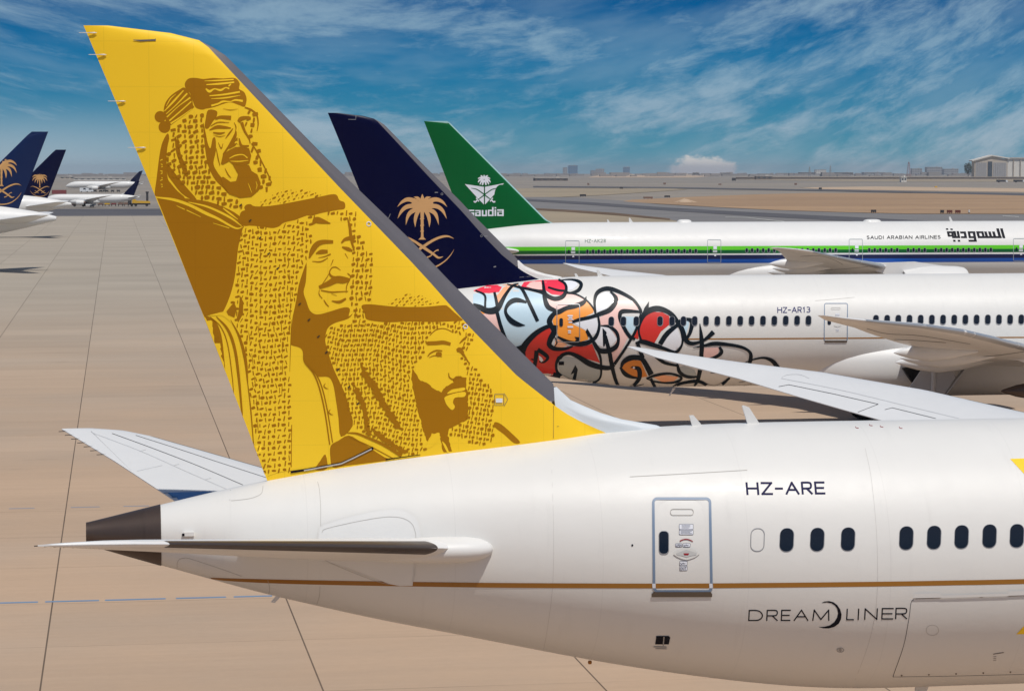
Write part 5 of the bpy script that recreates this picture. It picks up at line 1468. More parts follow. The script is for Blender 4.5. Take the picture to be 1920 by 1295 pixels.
# crown details: aerials, fairings, belly mast
blade(A2, [(1077, 512.8), (1080.5, 512.6), (1086.5, 521), (1086.5, 523), (1080, 523)], D2, 0.05)
blade(A2, [(1119, 506.6), (1122, 506), (1130, 517), (1133, 519.5), (1133, 522), (1121, 522)], D2, 0.06)
blade(A2, Z(1120, 520, .22917, [(583, 968), (618, 905), (640, 905), (612, 942), (596, 966)]), D2 - .2, 0.05, 'drain_mast')
def radome(A, x0, x1, ytop, ybase, Y):
    p0, p1 = A.inv @ at_y(x0, ybase, Y), A.inv @ at_y(x1, ybase, Y)
    h = (A.inv @ at_y((x0 + x1) / 2, ytop, Y)).z - p0.z
    b = MB()
    n = 14
    for i in range(n + 1):
        t = i / n
        e = min(1.0, (1 - abs(2 * t - 1) ** 4)) ** 0.5
        for j in range(9):
            an = math.pi * j / 8
            b.v.append((p0.x + (p1.x - p0.x) * t, -0.55 * e * math.cos(an), p0.z - 0.08 + (h + 0.08) * e * math.sin(an)))
    for i in range(n):
        for j in range(8): b.f.append((i * 9 + j, i * 9 + j + 1, (i + 1) * 9 + j + 1, (i + 1) * 9 + j))
    return b.build('antenna_fairing', WHITE2, A.root, smooth=True)
radome(A2, 1504.5, 1542, 515, 518, D2)
radome(A2, 1567.5, 1605, 515, 518, D2)
# palm and swords emblem
zP = lambda p: Z(700, 340, 0.15625, p)
def emblem(dec, f):
    """f maps drawing units to pixels"""
    s = math.hypot(f([(1, 0)])[0][0] - f([(0, 0)])[0][0], 0)
    B = lambda p, w_: dec.brush(f(p), [x * s for x in w_])
    dec.poly(f([(470, 235), (520, 215), (588, 205), (660, 215), (710, 238), (728, 290), (690, 340), (640, 365), (588, 372), (530, 365), (480, 335), (448, 290)]), max(1.5, 40 * s))
    for p, w_ in (([(560, 260), (430, 218), (350, 245), (288, 306)], [60, 52, 34, 2]), ([(616, 260), (740, 218), (825, 245), (884, 306)], [60, 52, 34, 2]), ([(540, 300), (420, 300), (345, 350), (292, 446)], [50, 52, 38, 2]), ([(636, 300), (755, 300), (830, 350), (880, 448)], [50, 52, 38, 2]),
                  ([(530, 330), (450, 370), (410, 430), (390, 522)], [50, 50, 34, 2]), ([(640, 330), (725, 370), (762, 430), (784, 522)], [50, 50, 34, 2]), ([(550, 340), (518, 400), (502, 470), (502, 550)], [46, 46, 34, 2]), ([(620, 340), (656, 400), (672, 470), (672, 550)], [46, 46, 34, 2]),
                  ([(588, 240), (588, 200), (588, 152)], [40, 40, 2]), ([(560, 230), (530, 200), (484, 188)], [30, 34, 2]), ([(616, 230), (645, 200), (692, 188)], [30, 34, 2])):
        B(p, w_)
    dec.poly(f([(564, 368), (608, 368), (606, 440), (612, 448), (602, 458), (604, 520), (611, 528), (601, 538), (602, 590), (609, 598), (600, 608), (603, 670), (632, 699), (540, 699), (570, 670), (573, 608), (562, 600), (571, 590), (569, 540), (560, 530), (569, 520), (568, 460), (558, 450), (567, 440)]), max(1.5, 40 * s))
    for p, w_ in (([(212, 690), (290, 650), (380, 668), (480, 712), (600, 792), (720, 872), (780, 915), (836, 904)], [2, 14, 24, 28, 34, 28, 24, 6]), ([(968, 688), (900, 660), (820, 666), (720, 706), (610, 775), (470, 870), (400, 915), (345, 904)], [2, 20, 28, 30, 32, 28, 24, 6]),
                  ([(782, 822), (742, 838), (692, 890), (640, 914)], [18, 12, 12, 18]), ([(398, 822), (438, 838), (488, 890), (540, 914)], [18, 12, 12, 18]), ([(968, 818), (922, 890), (850, 962), (740, 1026), (590, 1050), (440, 1026), (330, 962), (258, 890), (212, 818)], [2, 10, 14, 18, 20, 18, 14, 10, 2])):
        B(p, w_)
d = Decal(HF2, 0.012)
emblem(d, zP)
d.build('palm_emblem', GOLD, A2, A2.fin)['label'] = 'tan palm tree over crossed swords'
for x_, y_, wd in ((818, 361, 5), (911, 443, 5)):
    d = Decal(HF2, 0.014)
    d.brush([(x_ - 3, y_), (x_ + 3, y_)], 1.4, smooth=False)
    d.build('fin_light', FRAME, A2, A2.fin)
for x_, y_ in ((828.5, 364), (902.5, 442.5)):
    cc = [(x_ + 2.2 * math.cos(i * math.pi / 6), y_ + 2.2 * math.sin(i * math.pi / 6)) for i in range(12)]
    d = Decal(HF2, 0.014)
    d.ring(cc, grow(cc, -0.7))
    d.build('static_port_ring', FRAME, A2, A2.fin)
d = Decal(HF2, 0.014)
d.brush([(971, 492), (971, 529)], 0.9, smooth=False)
d.brush([(974, 520), (995, 518)], 0.6, smooth=False)
d.brush([(653, 224), (667, 224.4), (667.3, 217.5)], 0.9, smooth=False)
d.brush([(727, 412), (732, 401)], 1.0, smooth=False)
d.poly([(925.5, 499.5), (930, 498.6), (930, 500.6), (925.5, 501.4)])
d.build('fin_seam', FRAME, A2, A2.fin)

# ------------------------------------------------------------------ third airliner
def ribbon(A, H, top, bot, off, name, m, parent=None):
    d = Decal(H, off)
    xs = np.linspace(top[0][0], top[-1][0], 60)
    ty = np.interp(xs, [p[0] for p in top], [p[1] for p in top])
    by = np.interp(xs, [p[0] for p in bot], [p[1] for p in bot])
    L = []
    for x_, a, c in zip(xs, ty, by): L += [(x_, a), (x_, (2 * a + c) / 3), (x_, (a + 2 * c) / 3), (x_, c)]
    F_ = []
    for i in range(59):
        for j in range(3): F_.append((4 * i + j, 4 * i + j + 1, 4 * i + j + 5, 4 * i + j + 4))
    d.raw(L, F_)
    return d.build(name, m, A, parent)
def band(y0, y1, b0, b1):
    k0, k1 = (y1 - y0) / (1914 - 991), (b1 - b0) / (1914 - 991)
    return [(905, y0 - 86 * k0), (2300, y1 + 386 * k0)], [(905, b0 - 86 * k1), (2300, b1 + 386 * k1)]
for nm, m_, a in (('lime_stripe', LIME, (462.8, 459.4, 470.2, 466.5)), ('green_stripe', DKGREEN, (470.2, 466.5, 476.6, 472.7)), ('navy_stripe', STNAVY, (479.2, 476.3, 487, 483.6)), ('blue_stripe', STBLUE, (487, 483.6, 494.8, 490.6))):
    ribbon(A3, H3, *band(*a), 0.012, nm, m_)
wl = Z(880, 400, .27083, [(817 + 39.5 * k, 265 - 0.25 * k) for k in range(20)])
wl += Z(1400, 390, .27083, [(x, 293 - .002 * x) for x in (0, 37, 75, 114, 152, 191, 231, 270, 308, 346, 384, 422, 461, 500, 540, 577, 616, 848, 886, 924, 963, 1002, 1041, 1117, 1155, 1193, 1232, 1308, 1346, 1384, 1422, 1461, 1499, 1537, 1575, 1614, 1652, 1690)])
windows(A3, H3, wl, 4.3, 7.6, 2.1, 0.0, 0.026, 0.7)
DF3 = mat('door_line', (0.32, 0.36, 0.38), 0.5)
for bx, wn in (((1060, 451, 1086.3, 494.3), (1064.6, 468.5, 1068.4, 475)), ((1326, 449.3, 1352, 492.5), (1330.8, 466.8, 1334.5, 473)), ((1591.6, 448, 1617.5, 491.5), (1596.5, 465.5, 1600, 471.5)), ((1899.6, 447, 1925, 489), (1904, 464, 1907.6, 470.5))):
    mks = [(bx[0] + 11.5, bx[1] + 12.5, bx[0] + 18, bx[1] + 18), (bx[0] + 10.5, bx[1] + 20, bx[0] + 18.5, bx[1] + 21.4), (bx[0] + 10.5, bx[1] + 22.6, bx[0] + 18.5, bx[1] + 24), (bx[0] + 13, bx[1] + 28.5, bx[0] + 16.5, bx[1] + 31)]
    frame_door(A3, H3, bx, 2.4, 0.9, 0.03, DF3, wn, marks=mks)
tx = Decal(H3, 0.006)
stroke_text(tx, 'SAUDI ARABIAN AIRLINES', 1625.5, 448, 1763, 447.2, 5.4, 1.25)
tx.build('title_lettering', BLACK, A3)['label'] = 'thin black capitals'
tx = Decal(H3, 0.006)
stroke_text(tx, 'HZ-AK28', 1097.2, 454.8, 1135.6, 454.2, 5.5, 1.0, 0, 0.4)
tx.build('registration', mat('grey_green_lettering', srgb(80, 110, 95), 0.5), A3)['label'] = 'thin grey green registration letters and digits'
zR = lambda p: Z(1600, 400, 1 / 6, p)
tx = Decal(H3, 0.008)
for p in ([(1650, 170), (1680, 170), (1711, 280), (1680, 280)], [(1606, 170), (1637, 170), (1664, 262), (1632, 262)], [(1560, 205), (1590, 205), (1607, 262), (1577, 262)], [(1515, 205), (1545, 205), (1562, 262), (1532, 262)], [(1470, 205), (1500, 205), (1517, 262), (1487, 262)],
          [(1396, 256), (1666, 256), (1672, 280), (1402, 280)], [(1380, 203), (1462, 203), (1467, 224), (1385, 224)], [(1380, 203), (1409, 203), (1424, 262), (1395, 262)], [(1438, 212), (1465, 212), (1478, 262), (1452, 262)],
          [(1284, 203), (1370, 203), (1375, 224), (1289, 224)], [(1284, 203), (1311, 203), (1326, 280), (1299, 280)], [(1341, 212), (1370, 212), (1391, 320), (1362, 320)], [(1306, 258), (1360, 258), (1364, 280), (1310, 280)], [(1294, 298), (1372, 298), (1376, 320), (1298, 320)],
          [(1198, 205), (1264, 205), (1269, 228), (1203, 228)], [(1240, 215), (1268, 215), (1281, 280), (1252, 280)], [(1208, 258), (1262, 258), (1266, 280), (1213, 280)],
          [(1122, 200), (1150, 200), (1164, 262), (1137, 262)], [(1160, 200), (1187, 200), (1204, 280), (1176, 280)], [(1126, 257), (1190, 257), (1194, 280), (1131, 280)], [(1050, 203), (1124, 203), (1129, 225), (1055, 225)], [(1050, 203), (1076, 203), (1090, 264), (1064, 264)], [(1098, 212), (1124, 212), (1139, 280), (1113, 280)], [(1074, 242), (1110, 242), (1114, 262), (1078, 262)],
          [(1040, 170), (1066, 170), (1070, 187), (1044, 187)], [(1090, 172), (1116, 172), (1120, 189), (1094, 189)], [(1121, 298), (1148, 298), (1152, 320), (1125, 320)], [(1173, 298), (1199, 298), (1204, 320), (1177, 320)]):
    tx.poly(zR(p), 3.0)
tx.build('arabic_lettering', BLACK, A3)['label'] = 'bold blocky black Arabic word'
# green fin emblem
zE = lambda p: Z(840, 300, 0.114583, p)
e1 = Decal(HF3, 0.02)
eB = lambda dd, p, w_: dd.brush(zE(p), [x * .1146 for x in w_] if hasattr(w_, '__len__') else w_ * .1146)
e1.poly(zE([(275, 395), (430, 418), (587, 440), (587, 728), (470, 610)]))
e1.poly(zE([(606, 440), (760, 412), (915, 382), (720, 606), (606, 728)]))
for p, w_ in (([(590, 300), (540, 290), (490, 305)], [40, 30, 14]), ([(590, 300), (640, 290), (690, 305)], [40, 30, 14]), ([(580, 310), (520, 330), (492, 368)], [36, 30, 12]), ([(600, 310), (665, 330), (694, 368)], [36, 30, 12]), ([(580, 320), (545, 355), (522, 402)], [36, 28, 14]), ([(602, 320), (645, 355), (668, 402)], [36, 28, 14]),
              ([(585, 330), (572, 370), (562, 412)], [36, 30, 20]), ([(600, 330), (614, 370), (622, 412)], [36, 30, 20]), ([(592, 310), (591, 270), (590, 246)], [40, 24, 16]), ([(580, 300), (555, 270), (535, 254)], [30, 24, 14]), ([(602, 300), (625, 270), (650, 254)], [30, 24, 14])):
    eB(e1, p, w_)
for sx in (1, -1):
    M = lambda x: 597 + sx * (x - 597)
    eB(e1, [(M(436), 688), (M(425), 672)], [14, 20])
    eB(e1, [(M(420), 680), (M(445), 690), (M(475), 662), (M(500), 636)], [12, 20, 22, 18])
    eB(e1, [(M(462), 620), (M(488), 655), (M(505), 680)], [20, 20, 16])
EMB = e1.build('palm_emblem', WHITE_TXT, A3, A3.fin)
EMB['label'] = 'white palm tree over a pointed shield of swords'
e2 = Decal(HF3, 0.03)
for sx in (1, -1):
    M = lambda x: 597 + sx * (x - 597)
    eB(e2, [(M(380), 462), (M(470), 482), (M(560), 540), (M(650), 610), (M(710), 650)], [6, 14, 16, 16, 10])
eB(e2, [(597, 375), (597, 560), (597, 735)], [12, 16, 14])
e2.build('emblem_line', GREEN, A3, EMB)
e1 = Decal(HF3, 0.02)
BX = lambda x0, y0, x1, y1: e1.poly(zE([(x0, y0), (x1, y0), (x1, y1), (x0, y1)]), 3.0)
for bx in ((335, 815, 430, 838), (335, 838, 362, 858), (335, 858, 430, 880), (404, 880, 430, 896), (335, 896, 430, 920), (445, 820, 535, 842), (508, 842, 535, 920), (445, 858, 470, 896), (445, 896, 508, 920), (470, 858, 508, 868), (552, 820, 578, 896), (552, 896, 612, 920), (612, 820, 636, 920),
           (652, 832, 676, 896), (652, 815, 720, 836), (652, 896, 720, 918), (720, 770, 746, 918), (762, 772, 788, 796), (762, 812, 788, 916), (805, 808, 912, 832), (884, 832, 912, 918), (805, 850, 832, 892), (805, 892, 884, 916), (832, 850, 884, 860)):
    BX(*bx)
e1.build('fin_lettering', WHITE_TXT, A3, A3.fin)['label'] = 'white blocky lowercase name'
blade(A3, Z(880, 400, .27083, [(953, 43), (960, 43), (973, 64), (973, 70), (957, 70)]), D3, 0.08)
blade(A3, Z(880, 400, .27083, [(1104, 33), (1112, 31), (1130, 58), (1130, 68), (1106, 68)]), D3, 0.1)
blade(A3, Z(1400, 390, .27083, [(1400, 62), (1409, 60), (1424, 88), (1424, 96), (1408, 96)]), D3, 0.1)
radome(A3, 1269, 1297, 411.5, 416, D3)
radome(A3, 1618, 1652, 411, 414.8, D3)

# slats along the wing leading edges, seams under the second airliner's wing
SLAT = mat('slat_metal', (0.40, 0.42, 0.45), 0.32, metal=0.4, vary=0.06)
for A in (A1, A2, A3):
    for side in (-1, 1):
        for o0, o1 in ((4.2, 9.4), (10.4, 16.4), (16.55, 22.4), (22.55, 28.2)):
            build_strip(A, A.S['wing'], side, 'slat', SLAT, o0, o1, (0.0, 0.05), A.wing[side], 6, 0.008)
HU = Hit([A2.wing[-1]], D2 - 15)
zU = lambda p: Z(1460, 520, .23958, p)
d = Decal(HU, 0.01)
d.brush(zU([(1180, 592), (1300, 608), (1500, 620), (1700, 610), (1920, 580)]), 0.8)
d.brush(zU([(690, 400), (850, 440), (1100, 455), (1500, 520)]), 0.6)
d.brush(zU([(905, 485), (1050, 490), (1310, 510)]), 0.7)
d.build('panel_seam', DARKSEAM, A2, A2.wing[-1])
HU = Hit([A3.wing[-1]], D3 - 15)
d = Decal(HU, 0.012)
d.brush(Z(1500, 460, .21875, [(0, 95), (150, 88), (280, 120), (370, 165)]), 0.5)
d.brush(Z(1500, 460, .21875, [(60, 205), (270, 208), (500, 190), (750, 160)]), 0.5)
d.build('panel_seam', DARKSEAM, A3, A3.wing[-1])

# ------------------------------------------------------------------ airliners across the taxiway, tails towards us
NAVY_L = mat('navy_fin_painted_sheen', (0.002, 0.012, 0.065), 0.35, spec=0.3, vary=0.08)  # navy made lighter in colour to stand for the reflection on this fin
GOLD_F = mat('tan_gold_far', srgb(198, 150, 92), 0.45)
L1 = airliner('airliner', 'airliner cut off by the left edge, its blue fin with a large tan palm', S777, at_y(90.6, 248.6, 357).x + 0.95, 357, NAVY_L, NAVY_L, WHITE2, WHITE2, 'airliners parked across the taxiway', True, 1.05, 64, False)
L2 = airliner('airliner', 'airliner second from the left, its dark navy fin with a tan palm', S777, at_y(124.3, 281, 540).x + 0.9, 540, NAVY, NAVY, WHITE2, WHITE2, 'airliners parked across the taxiway', True, 1.0, 64, False)
for A, k, tx_, ty_ in ((L1, 0.0975, 3.0, 296.0), (L2, 0.0476, 74.6, 325.8)):
    hf = Hit([A.fin], A.root.location.y)
    d = Decal(hf, 0.03)
    emblem(d, lambda p, k=k, tx_=tx_, ty_=ty_: [(tx_ + (a - 588) * k, ty_ + (c - 155) * k) for a, c in p])
    d.build('palm_emblem', GOLD_F, A, A.fin)
q_ = at_y(262, 362, 1010)
airliner('airliner', 'small white airliner far off, nose left, nearer of the two beyond the apron edge', S787, q_.x, 1010, NAVY, NAVY, WHITE2, WHITE2, 'far airliners beyond the apron', True, 0.60, 32, False)
q_ = at_y(268, 340, 1800)
airliner('airliner', 'small white airliner farthest off, its dark fin rising above the other far one', S787, q_.x, 1800, NAVY, NAVY, WHITE2, WHITE2, 'far airliners beyond the apron', True, 0.86, 32, False)

# ------------------------------------------------------------------ the far side of the airfield
def pale(name, c, **k): return mat(name, c, 0.9, spec=0.1, vary=0.12, **k)
B_TAN = pale('building_tan', (0.50, 0.43, 0.35))
B_GREY = pale('building_grey', (0.34, 0.33, 0.33))
B_WHITE = pale('building_white', (0.66, 0.63, 0.58))
B_BLUE = mat('blue_glass_tower', (0.10, 0.20, 0.33), 0.3, vary=0.1)
B_DARK = pale('building_dark', (0.17, 0.14, 0.125))
B_WIN = mat('far_windows', (0.05, 0.06, 0.075), 0.3)
ROOF = pale('roof_grey', (0.45, 0.42, 0.38))
def building(label, x0, x1, ytop, D, m, group='buildings along the far skyline', floors=2, depth=None, cat='building', roof=ROOF, name='low_building'):
    p0, p1 = at_y(x0, ytop, D), at_y(x1, ytop, D)
    w_, h = p1.x - p0.x, p0.z + 0.3
    cx_ = (p0.x + p1.x) / 2
    dp = depth or max(12.0, w_ * 0.4)
    r = empty(name, (cx_, D, -0.3), 0, label, cat, group)
    b = MB()
    b.box((0, dp / 2, h / 2), (w_, dp, h))
    for k in range(max(1, int(w_ / 14))): b.box((-w_ / 2 + (k + 0.5) * w_ / max(1, int(w_ / 14)), -0.25, h / 2), (0.8, 0.5, h * 0.96))
    b.build('wall', m, r)
    b = MB()
    b.box((0, dp / 2, h + 0.45), (w_ + 1.4, dp + 1.4, 0.9))
    b.box((w_ * 0.2, dp / 2, h + 1.9), (min(6, w_ * 0.2), dp * 0.3, 2.2))
    b.build('roof', roof, r)
    for k in range(floors):
        b = MB()
        z_ = h * (k + 0.62) / floors
        n = max(2, int(w_ / 9))
        for i in range(n): b.box((-w_ / 2 + (i + 0.5) * w_ / n, -0.12, z_), (w_ / n * 0.55, 0.24, h / floors * 0.34))
        b.build('window_row', B_WIN, r)
    return r
sky_list = [
 ('low tan building at the foot of the green fin on the far skyline', 946, 962, 327.5, 6300, B_TAN, 2), ('grey block just right of the green fin on the far skyline', 966, 990, 326.5, 6800, B_GREY, 2),
 ('pale grey block beside the long low shed on the far skyline', 999, 1021, 327.5, 6500, B_GREY, 2), ('long low brown shed in front of the skyline right of the green fin', 1004, 1065, 334.6, 3850, B_DARK, 1),
 ('broad grey block under the blue tower on the skyline', 1052, 1096, 326.5, 6400, B_GREY, 2), ('blue glass tower rising from the skyline, the wider of two', 1066, 1083, 310.5, 7600, B_BLUE, 6), ('slim grey tower left of the blue glass tower', 1056, 1064, 314.5, 7800, B_GREY, 5),
 ('stepped grey block between the two blue towers', 1108, 1122, 320, 7200, B_GREY, 3), ('taller grey block between the two blue towers', 1118, 1133, 317, 7500, B_GREY, 4), ('narrow blue tower rising alone beside the sand ridge', 1169, 1181, 313.5, 7800, B_BLUE, 5),
 ('small dark block in front of the white cloud', 1300, 1311, 324, 5600, B_DARK, 1), ('dark low block right of the white cloud', 1352, 1370, 324.2, 5600, B_DARK, 1), ('long dark brown shed in the middle of the right skyline', 1418, 1448, 331, 4400, B_DARK, 1),
 ('row of dark low blocks left of the pale building', 1500, 1530, 323.5, 5800, B_DARK, 1), ('pale boxy building among the masts on the skyline', 1529, 1549, 318.5, 6200, B_WHITE, 3), ('low brown block right of the masts', 1568, 1600, 323.6, 5900, B_DARK, 1),
 ('low grey block left of the red lattice mast', 1620, 1660, 323.4, 6000, B_GREY, 1), ('grey block right of the red lattice mast', 1710, 1729, 316.5, 5900, B_GREY, 3), ('wide stepped grey block between lattice mast and hangar', 1738, 1767, 313.6, 6100, B_GREY, 3), ('dim grey block left of the round tree', 1770, 1797, 317, 6000, B_GREY, 3),
 ('long pale terminal shed behind the far airliners', 138, 236, 334.5, 4300, B_WHITE, 1), ('grey block at the left skyline beside the navy fin', 100, 120, 329.5, 6000, B_GREY, 2), ('pale block left of the long terminal shed', 112, 140, 332, 4800, B_TAN, 1), ('grey block above the far airliners at the left', 160, 190, 328.6, 6400, B_GREY, 2), ('brown block near the yellow fin on the left skyline', 205, 232, 329.4, 6200, B_DARK, 2)]
for lb, x0, x1, yt, D, m_, fl in sky_list: building(lb, x0, x1, yt, D * (1.75 if D > 5000 else 1.0), m_, floors=fl, name='tower' if 'tower' in lb else ('shed' if 'shed' in lb else 'low_building'), cat='tower' if 'tower' in lb else 'building')
for lb, x0, x1, yt, D in (('white cabin standing before the brown wall', 1690, 1700, 333, 3300),): building(lb, x0, x1, yt, D, B_WHITE, None, 1, 7, 'cabin', B_WHITE, 'cabin')
# a thin mass of low town and clutter along the whole skyline
fm = MB()
q2 = random.Random(21)
for k in range(520):
    px_ = q2.uniform(-250, 2300)
    D_ = q2.uniform(7000, 13000)
    p = at_y(px_, 322, D_)
    w_, h_ = q2.uniform(10, 60), q2.uniform(2, 8) * (1.6 if q2.random() > .88 else 1)
    fm.box((p.x, D_, h_ / 2 - .3), (w_, q2.uniform(8, 20), h_))
tag(fm.build('far_town', pale('town_mix', (0.30, 0.27, 0.25))), 'low hazy town and clutter stretched along the whole skyline', 'town', kind='stuff')
# the hangar
Dh = 5000
P = lambda x, y: at_y(x, y, Dh)
hr = empty('hangar', (P(1859, 330).x, Dh, -0.3), 0, 'big pale hangar with a pitched roof at the right edge', 'hangar')
ox = P(1859, 330).x
Lx = lambda x: P(x, 320).x - ox
Lz = lambda y: P(1859, y).z + 0.3
b = MB()
b.prism([(Lx(1827), 0), (Lx(1827), Lz(301)), (Lx(1859), Lz(293)), (Lx(1889), Lz(300)), (Lx(1889), 0)], (0, 9, 0), (1, 0, 0), (0, 0, 1), (0, 1, 0), 18)
b.build('wall', B_TAN, hr)
b = MB()
for (xa, ya), (xb, yb) in (((1822, 300.5), (1859, 290.6)), ((1859, 290.6), (1892, 296))):
    b.prism([(Lx(xa), Lz(ya) - 2.5), (Lx(xa), Lz(ya)), (Lx(xb), Lz(yb)), (Lx(xb), Lz(yb) - 2.5)], (0, 8, 0), (1, 0, 0), (0, 0, 1), (0, 1, 0), 22)
b.build('roof', B_WHITE, hr)
b = MB()
b.box(((Lx(1852) + Lx(1860)) / 2, -0.6, Lz(303) / 2), (Lx(1860) - Lx(1852), 1.2, Lz(303)))
b.build('hangar_door', B_WIN, hr)
for a, c in ((1829, 1850), (1862, 1887)):
    b = MB()
    n = 6
    for k in range(n): b.box((Lx(a) + (Lx(c) - Lx(a)) * (k + .5) / n, -0.35, Lz(305) / 2), ((Lx(c) - Lx(a)) / n * 0.9, 0.7, Lz(305)))
    b.build('hangar_door', B_GREY, hr)
b = MB()
b.box(((Lx(1889.5) + Lx(2010)) / 2, 10, Lz(297.5) / 2), (Lx(2010) - Lx(1889.5), 18, Lz(297.5)))
b.build('side_hall', B_WHITE, hr)
b = MB()
b.box(((Lx(1889.5) + Lx(2010)) / 2, 9, Lz(297.5) + 1.2), (Lx(2012) - Lx(1888), 22, 2.4))
b.build('hall_roof', ROOF, hr)
b = MB()
for k in range(8): b.box((Lx(1900 + 13 * k), -0.0, Lz(299) / 2), (1.0, 5, Lz(300)))
b.build('wall_rib', B_TAN, hr)
# the long brown boundary wall before it
wr = empty('boundary_wall', (at_y(1700, 330, 4550).x, 4550, -0.3), 0, 'long low brown wall running below the hangar', 'wall')
xa, xb = at_y(1380, 330, 4550).x - wr.location.x, at_y(2250, 330, 4550).x - wr.location.x
b = MB()
b.box(((xa + xb) / 2, 0, 2.0), (xb - xa, 2.0, 4.0))
b.build('wall', B_DARK, wr)
b = MB()
b.box(((xa + xb) / 2, 0, 4.4), (xb - xa + 1, 3.0, 0.8))
b.build('coping', B_TAN, wr)
# round dark tree by the hangar
def tree(label, xc, ytop, D, hw):
    p = at_y(xc, ytop, D)
    h = p.z + 0.3
    r = empty('tree', (p.x, D, -0.3), 0, label, 'tree')
    b = MB()
    b.tube((0, 0, 0), (0.3, 0, h * 0.45), 1.0, 0.6, 8)
    for k in range(5):
        a = k * 1.25
        b.tube((0.3, 0, h * 0.38), (math.cos(a) * hw * .55, math.sin(a) * hw * .55, h * 0.68), 0.45, 0.15, 6)
    b.build('trunk', B_DARK, r)
    b = MB()
    q2 = random.Random(3)
    for k in range(900):
        th_, ph_ = q2.uniform(0, 6.283), math.acos(q2.uniform(-1, 1))
        rr_ = q2.uniform(0.35, 1.0) ** 0.5 * (1 + 0.25 * math.sin(3 * th_) * math.sin(2 * ph_))
        c = Vector((hw * rr_ * math.cos(th_) * math.sin(ph_), hw * rr_ * math.sin(th_) * math.sin(ph_), h * 0.66 + h * 0.36 * rr_ * math.cos(ph_)))
        u_ = Vector((q2.uniform(-1, 1), q2.uniform(-1, 1), q2.uniform(-1, 1))).normalized()
        t_ = u_.orthogonal().normalized()
        s_ = q2.uniform(0.7, 1.6)
        b.add([c - u_ * s_, c + t_ * s_ * .6, c + u_ * s_, c - t_ * s_ * .6], [(0, 1, 2, 3)])
    b.build('crown', mat('tree_foliage', (0.035, 0.05, 0.03), 0.8), r)
tree('round dark tree standing left of the hangar', 1815.5, 306, 4900, 8.2)
# masts
def mast(label, xc, ytop, D, m_, w_):
    p = at_y(xc, ytop, D)
    h = p.z + 0.3
    r = empty('mast', (p.x, D, -0.3), 0, label, 'mast')
    b = MB()
    for sx, sy in ((-1, -1), (1, -1), (1, 1), (-1, 1)): b.tube((sx * w_, sy * w_, 0), (sx * w_ * .25, sy * w_ * .25, h), 0.35, 0.25, 6)
    n = 8
    for k in range(n):
        a, c = w_ * (1 - .75 * k / n), w_ * (1 - .75 * (k + 1) / n)
        for sx, sy, tx2, ty2 in ((-1, -1, 1, -1), (1, -1, 1, 1), (1, 1, -1, 1), (-1, 1, -1, -1)): b.tube((sx * a, sy * a, h * k / n), (tx2 * c, ty2 * c, h * (k + 1) / n), 0.2, 0.2, 5)
    b.build('lattice', m_, r)
    b = MB()
    b.lathe((0, 0, h), (0, 0, 1), [(-1, 0.1), (-1, 1.2), (1, 1.2), (1.4, 0.2), (5, 0.15), (5, 0)], 10)
    b.build('mast_head', m_, r)
mast('red lattice mast standing on the right skyline', 1704, 305, 5600, mat('mast_red', (0.30, 0.13, 0.12), 0.8), 4.5)
mast('thin grey mast left of the pale boxy building', 1518, 314, 5700, B_GREY, 2.5)
mast('thin grey mast right of the pale boxy building', 1557, 312, 5700, B_GREY, 2.5)

# vehicles and ground equipment, small in the distance
def wheels(r, xs, y, rad, w_=0.3):
    for x in xs:
        for sy in (-1, 1):
            b = MB()
            b.lathe((x, sy * y, rad), (0, 1, 0), [(-w_ / 2, 0.02), (-w_ / 2, rad * .9), (-w_ * .3, rad), (w_ * .3, rad), (w_ / 2, rad * .9), (w_ / 2, 0.02)], 14)
            b.build('wheel', RUBBER, r, sharp=40)
def van(label, x, y, m_, ln=5.4, h=2.4, group='vans on the far apron', flip=1):
    p = ground(x, y, 0)
    r = empty('van', (p.x, p.y, 0.0), 0, label, 'van', group)
    b = MB()
    b.prism([(-ln / 2 * flip, .4), (-ln / 2 * flip, h), (ln * .25 * flip, h), (ln * .38 * flip, h * .55), (ln / 2 * flip, h * .48), (ln / 2 * flip, .4)], (0, 0, 0), (1, 0, 0), (0, 0, 1), (0, 1, 0), 2.0)
    b.build('body', m_, r)
    b = MB()
    b.prism([(-ln * .1 * flip, h * .6), (-ln * .1 * flip, h * .9), (ln * .24 * flip, h * .9), (ln * .34 * flip, h * .6)], (0, -1.01, 0), (1, 0, 0), (0, 0, 1), (0, 1, 0), 0.05)
    b.build('window', GLASS, r)
    wheels(r, (-ln * .3, ln * .3), 0.9, 0.38)
    return r
V_WH = mat('vehicle_white', (0.7, 0.72, 0.74), 0.4)
V_YL = mat('vehicle_yellow', (0.65, 0.38, 0.03), 0.5)
V_DK = mat('vehicle_dark', (0.04, 0.038, 0.042), 0.6)
V_RD = mat('vehicle_red', (0.22, 0.05, 0.05), 0.6)
V_BR = mat('vehicle_brown', (0.20, 0.12, 0.09), 0.7)
van('pale van at the wing of the nearer far airliner', 167, 387, V_WH)
van('smaller pale van behind the first, under the nearer far airliner', 182, 383.6, V_WH, 5.0, 2.3)
van('white van between the two far airliners', 158, 360.5, V_WH, 6.0, 3.0)
van('second white van between the two far airliners, right of the first', 168, 360.5, V_WH, 5.2, 2.8)
def cart(label, x, y, m_, group):
    p = ground(x, y, 0)
    r = empty('baggage_cart', (p.x, p.y, 0.0), 0, label, 'baggage cart', group)
    b = MB()
    b.box((0, 0, .55), (2.5, 1.5, .14))
    for sx in (-1.2, 1.2): b.box((sx, 0, 1.2), (.08, 1.5, 1.2))
    b.box((0, 0, 1.8), (2.5, 1.5, .08))
    b.build('frame', V_DK, r)
    b = MB()
    b.box((0, 0, 1.05), (2.1, 1.2, .85))
    b.build('curtain', m_, r)
    wheels(r, (-.8, .8), .65, .25, .2)
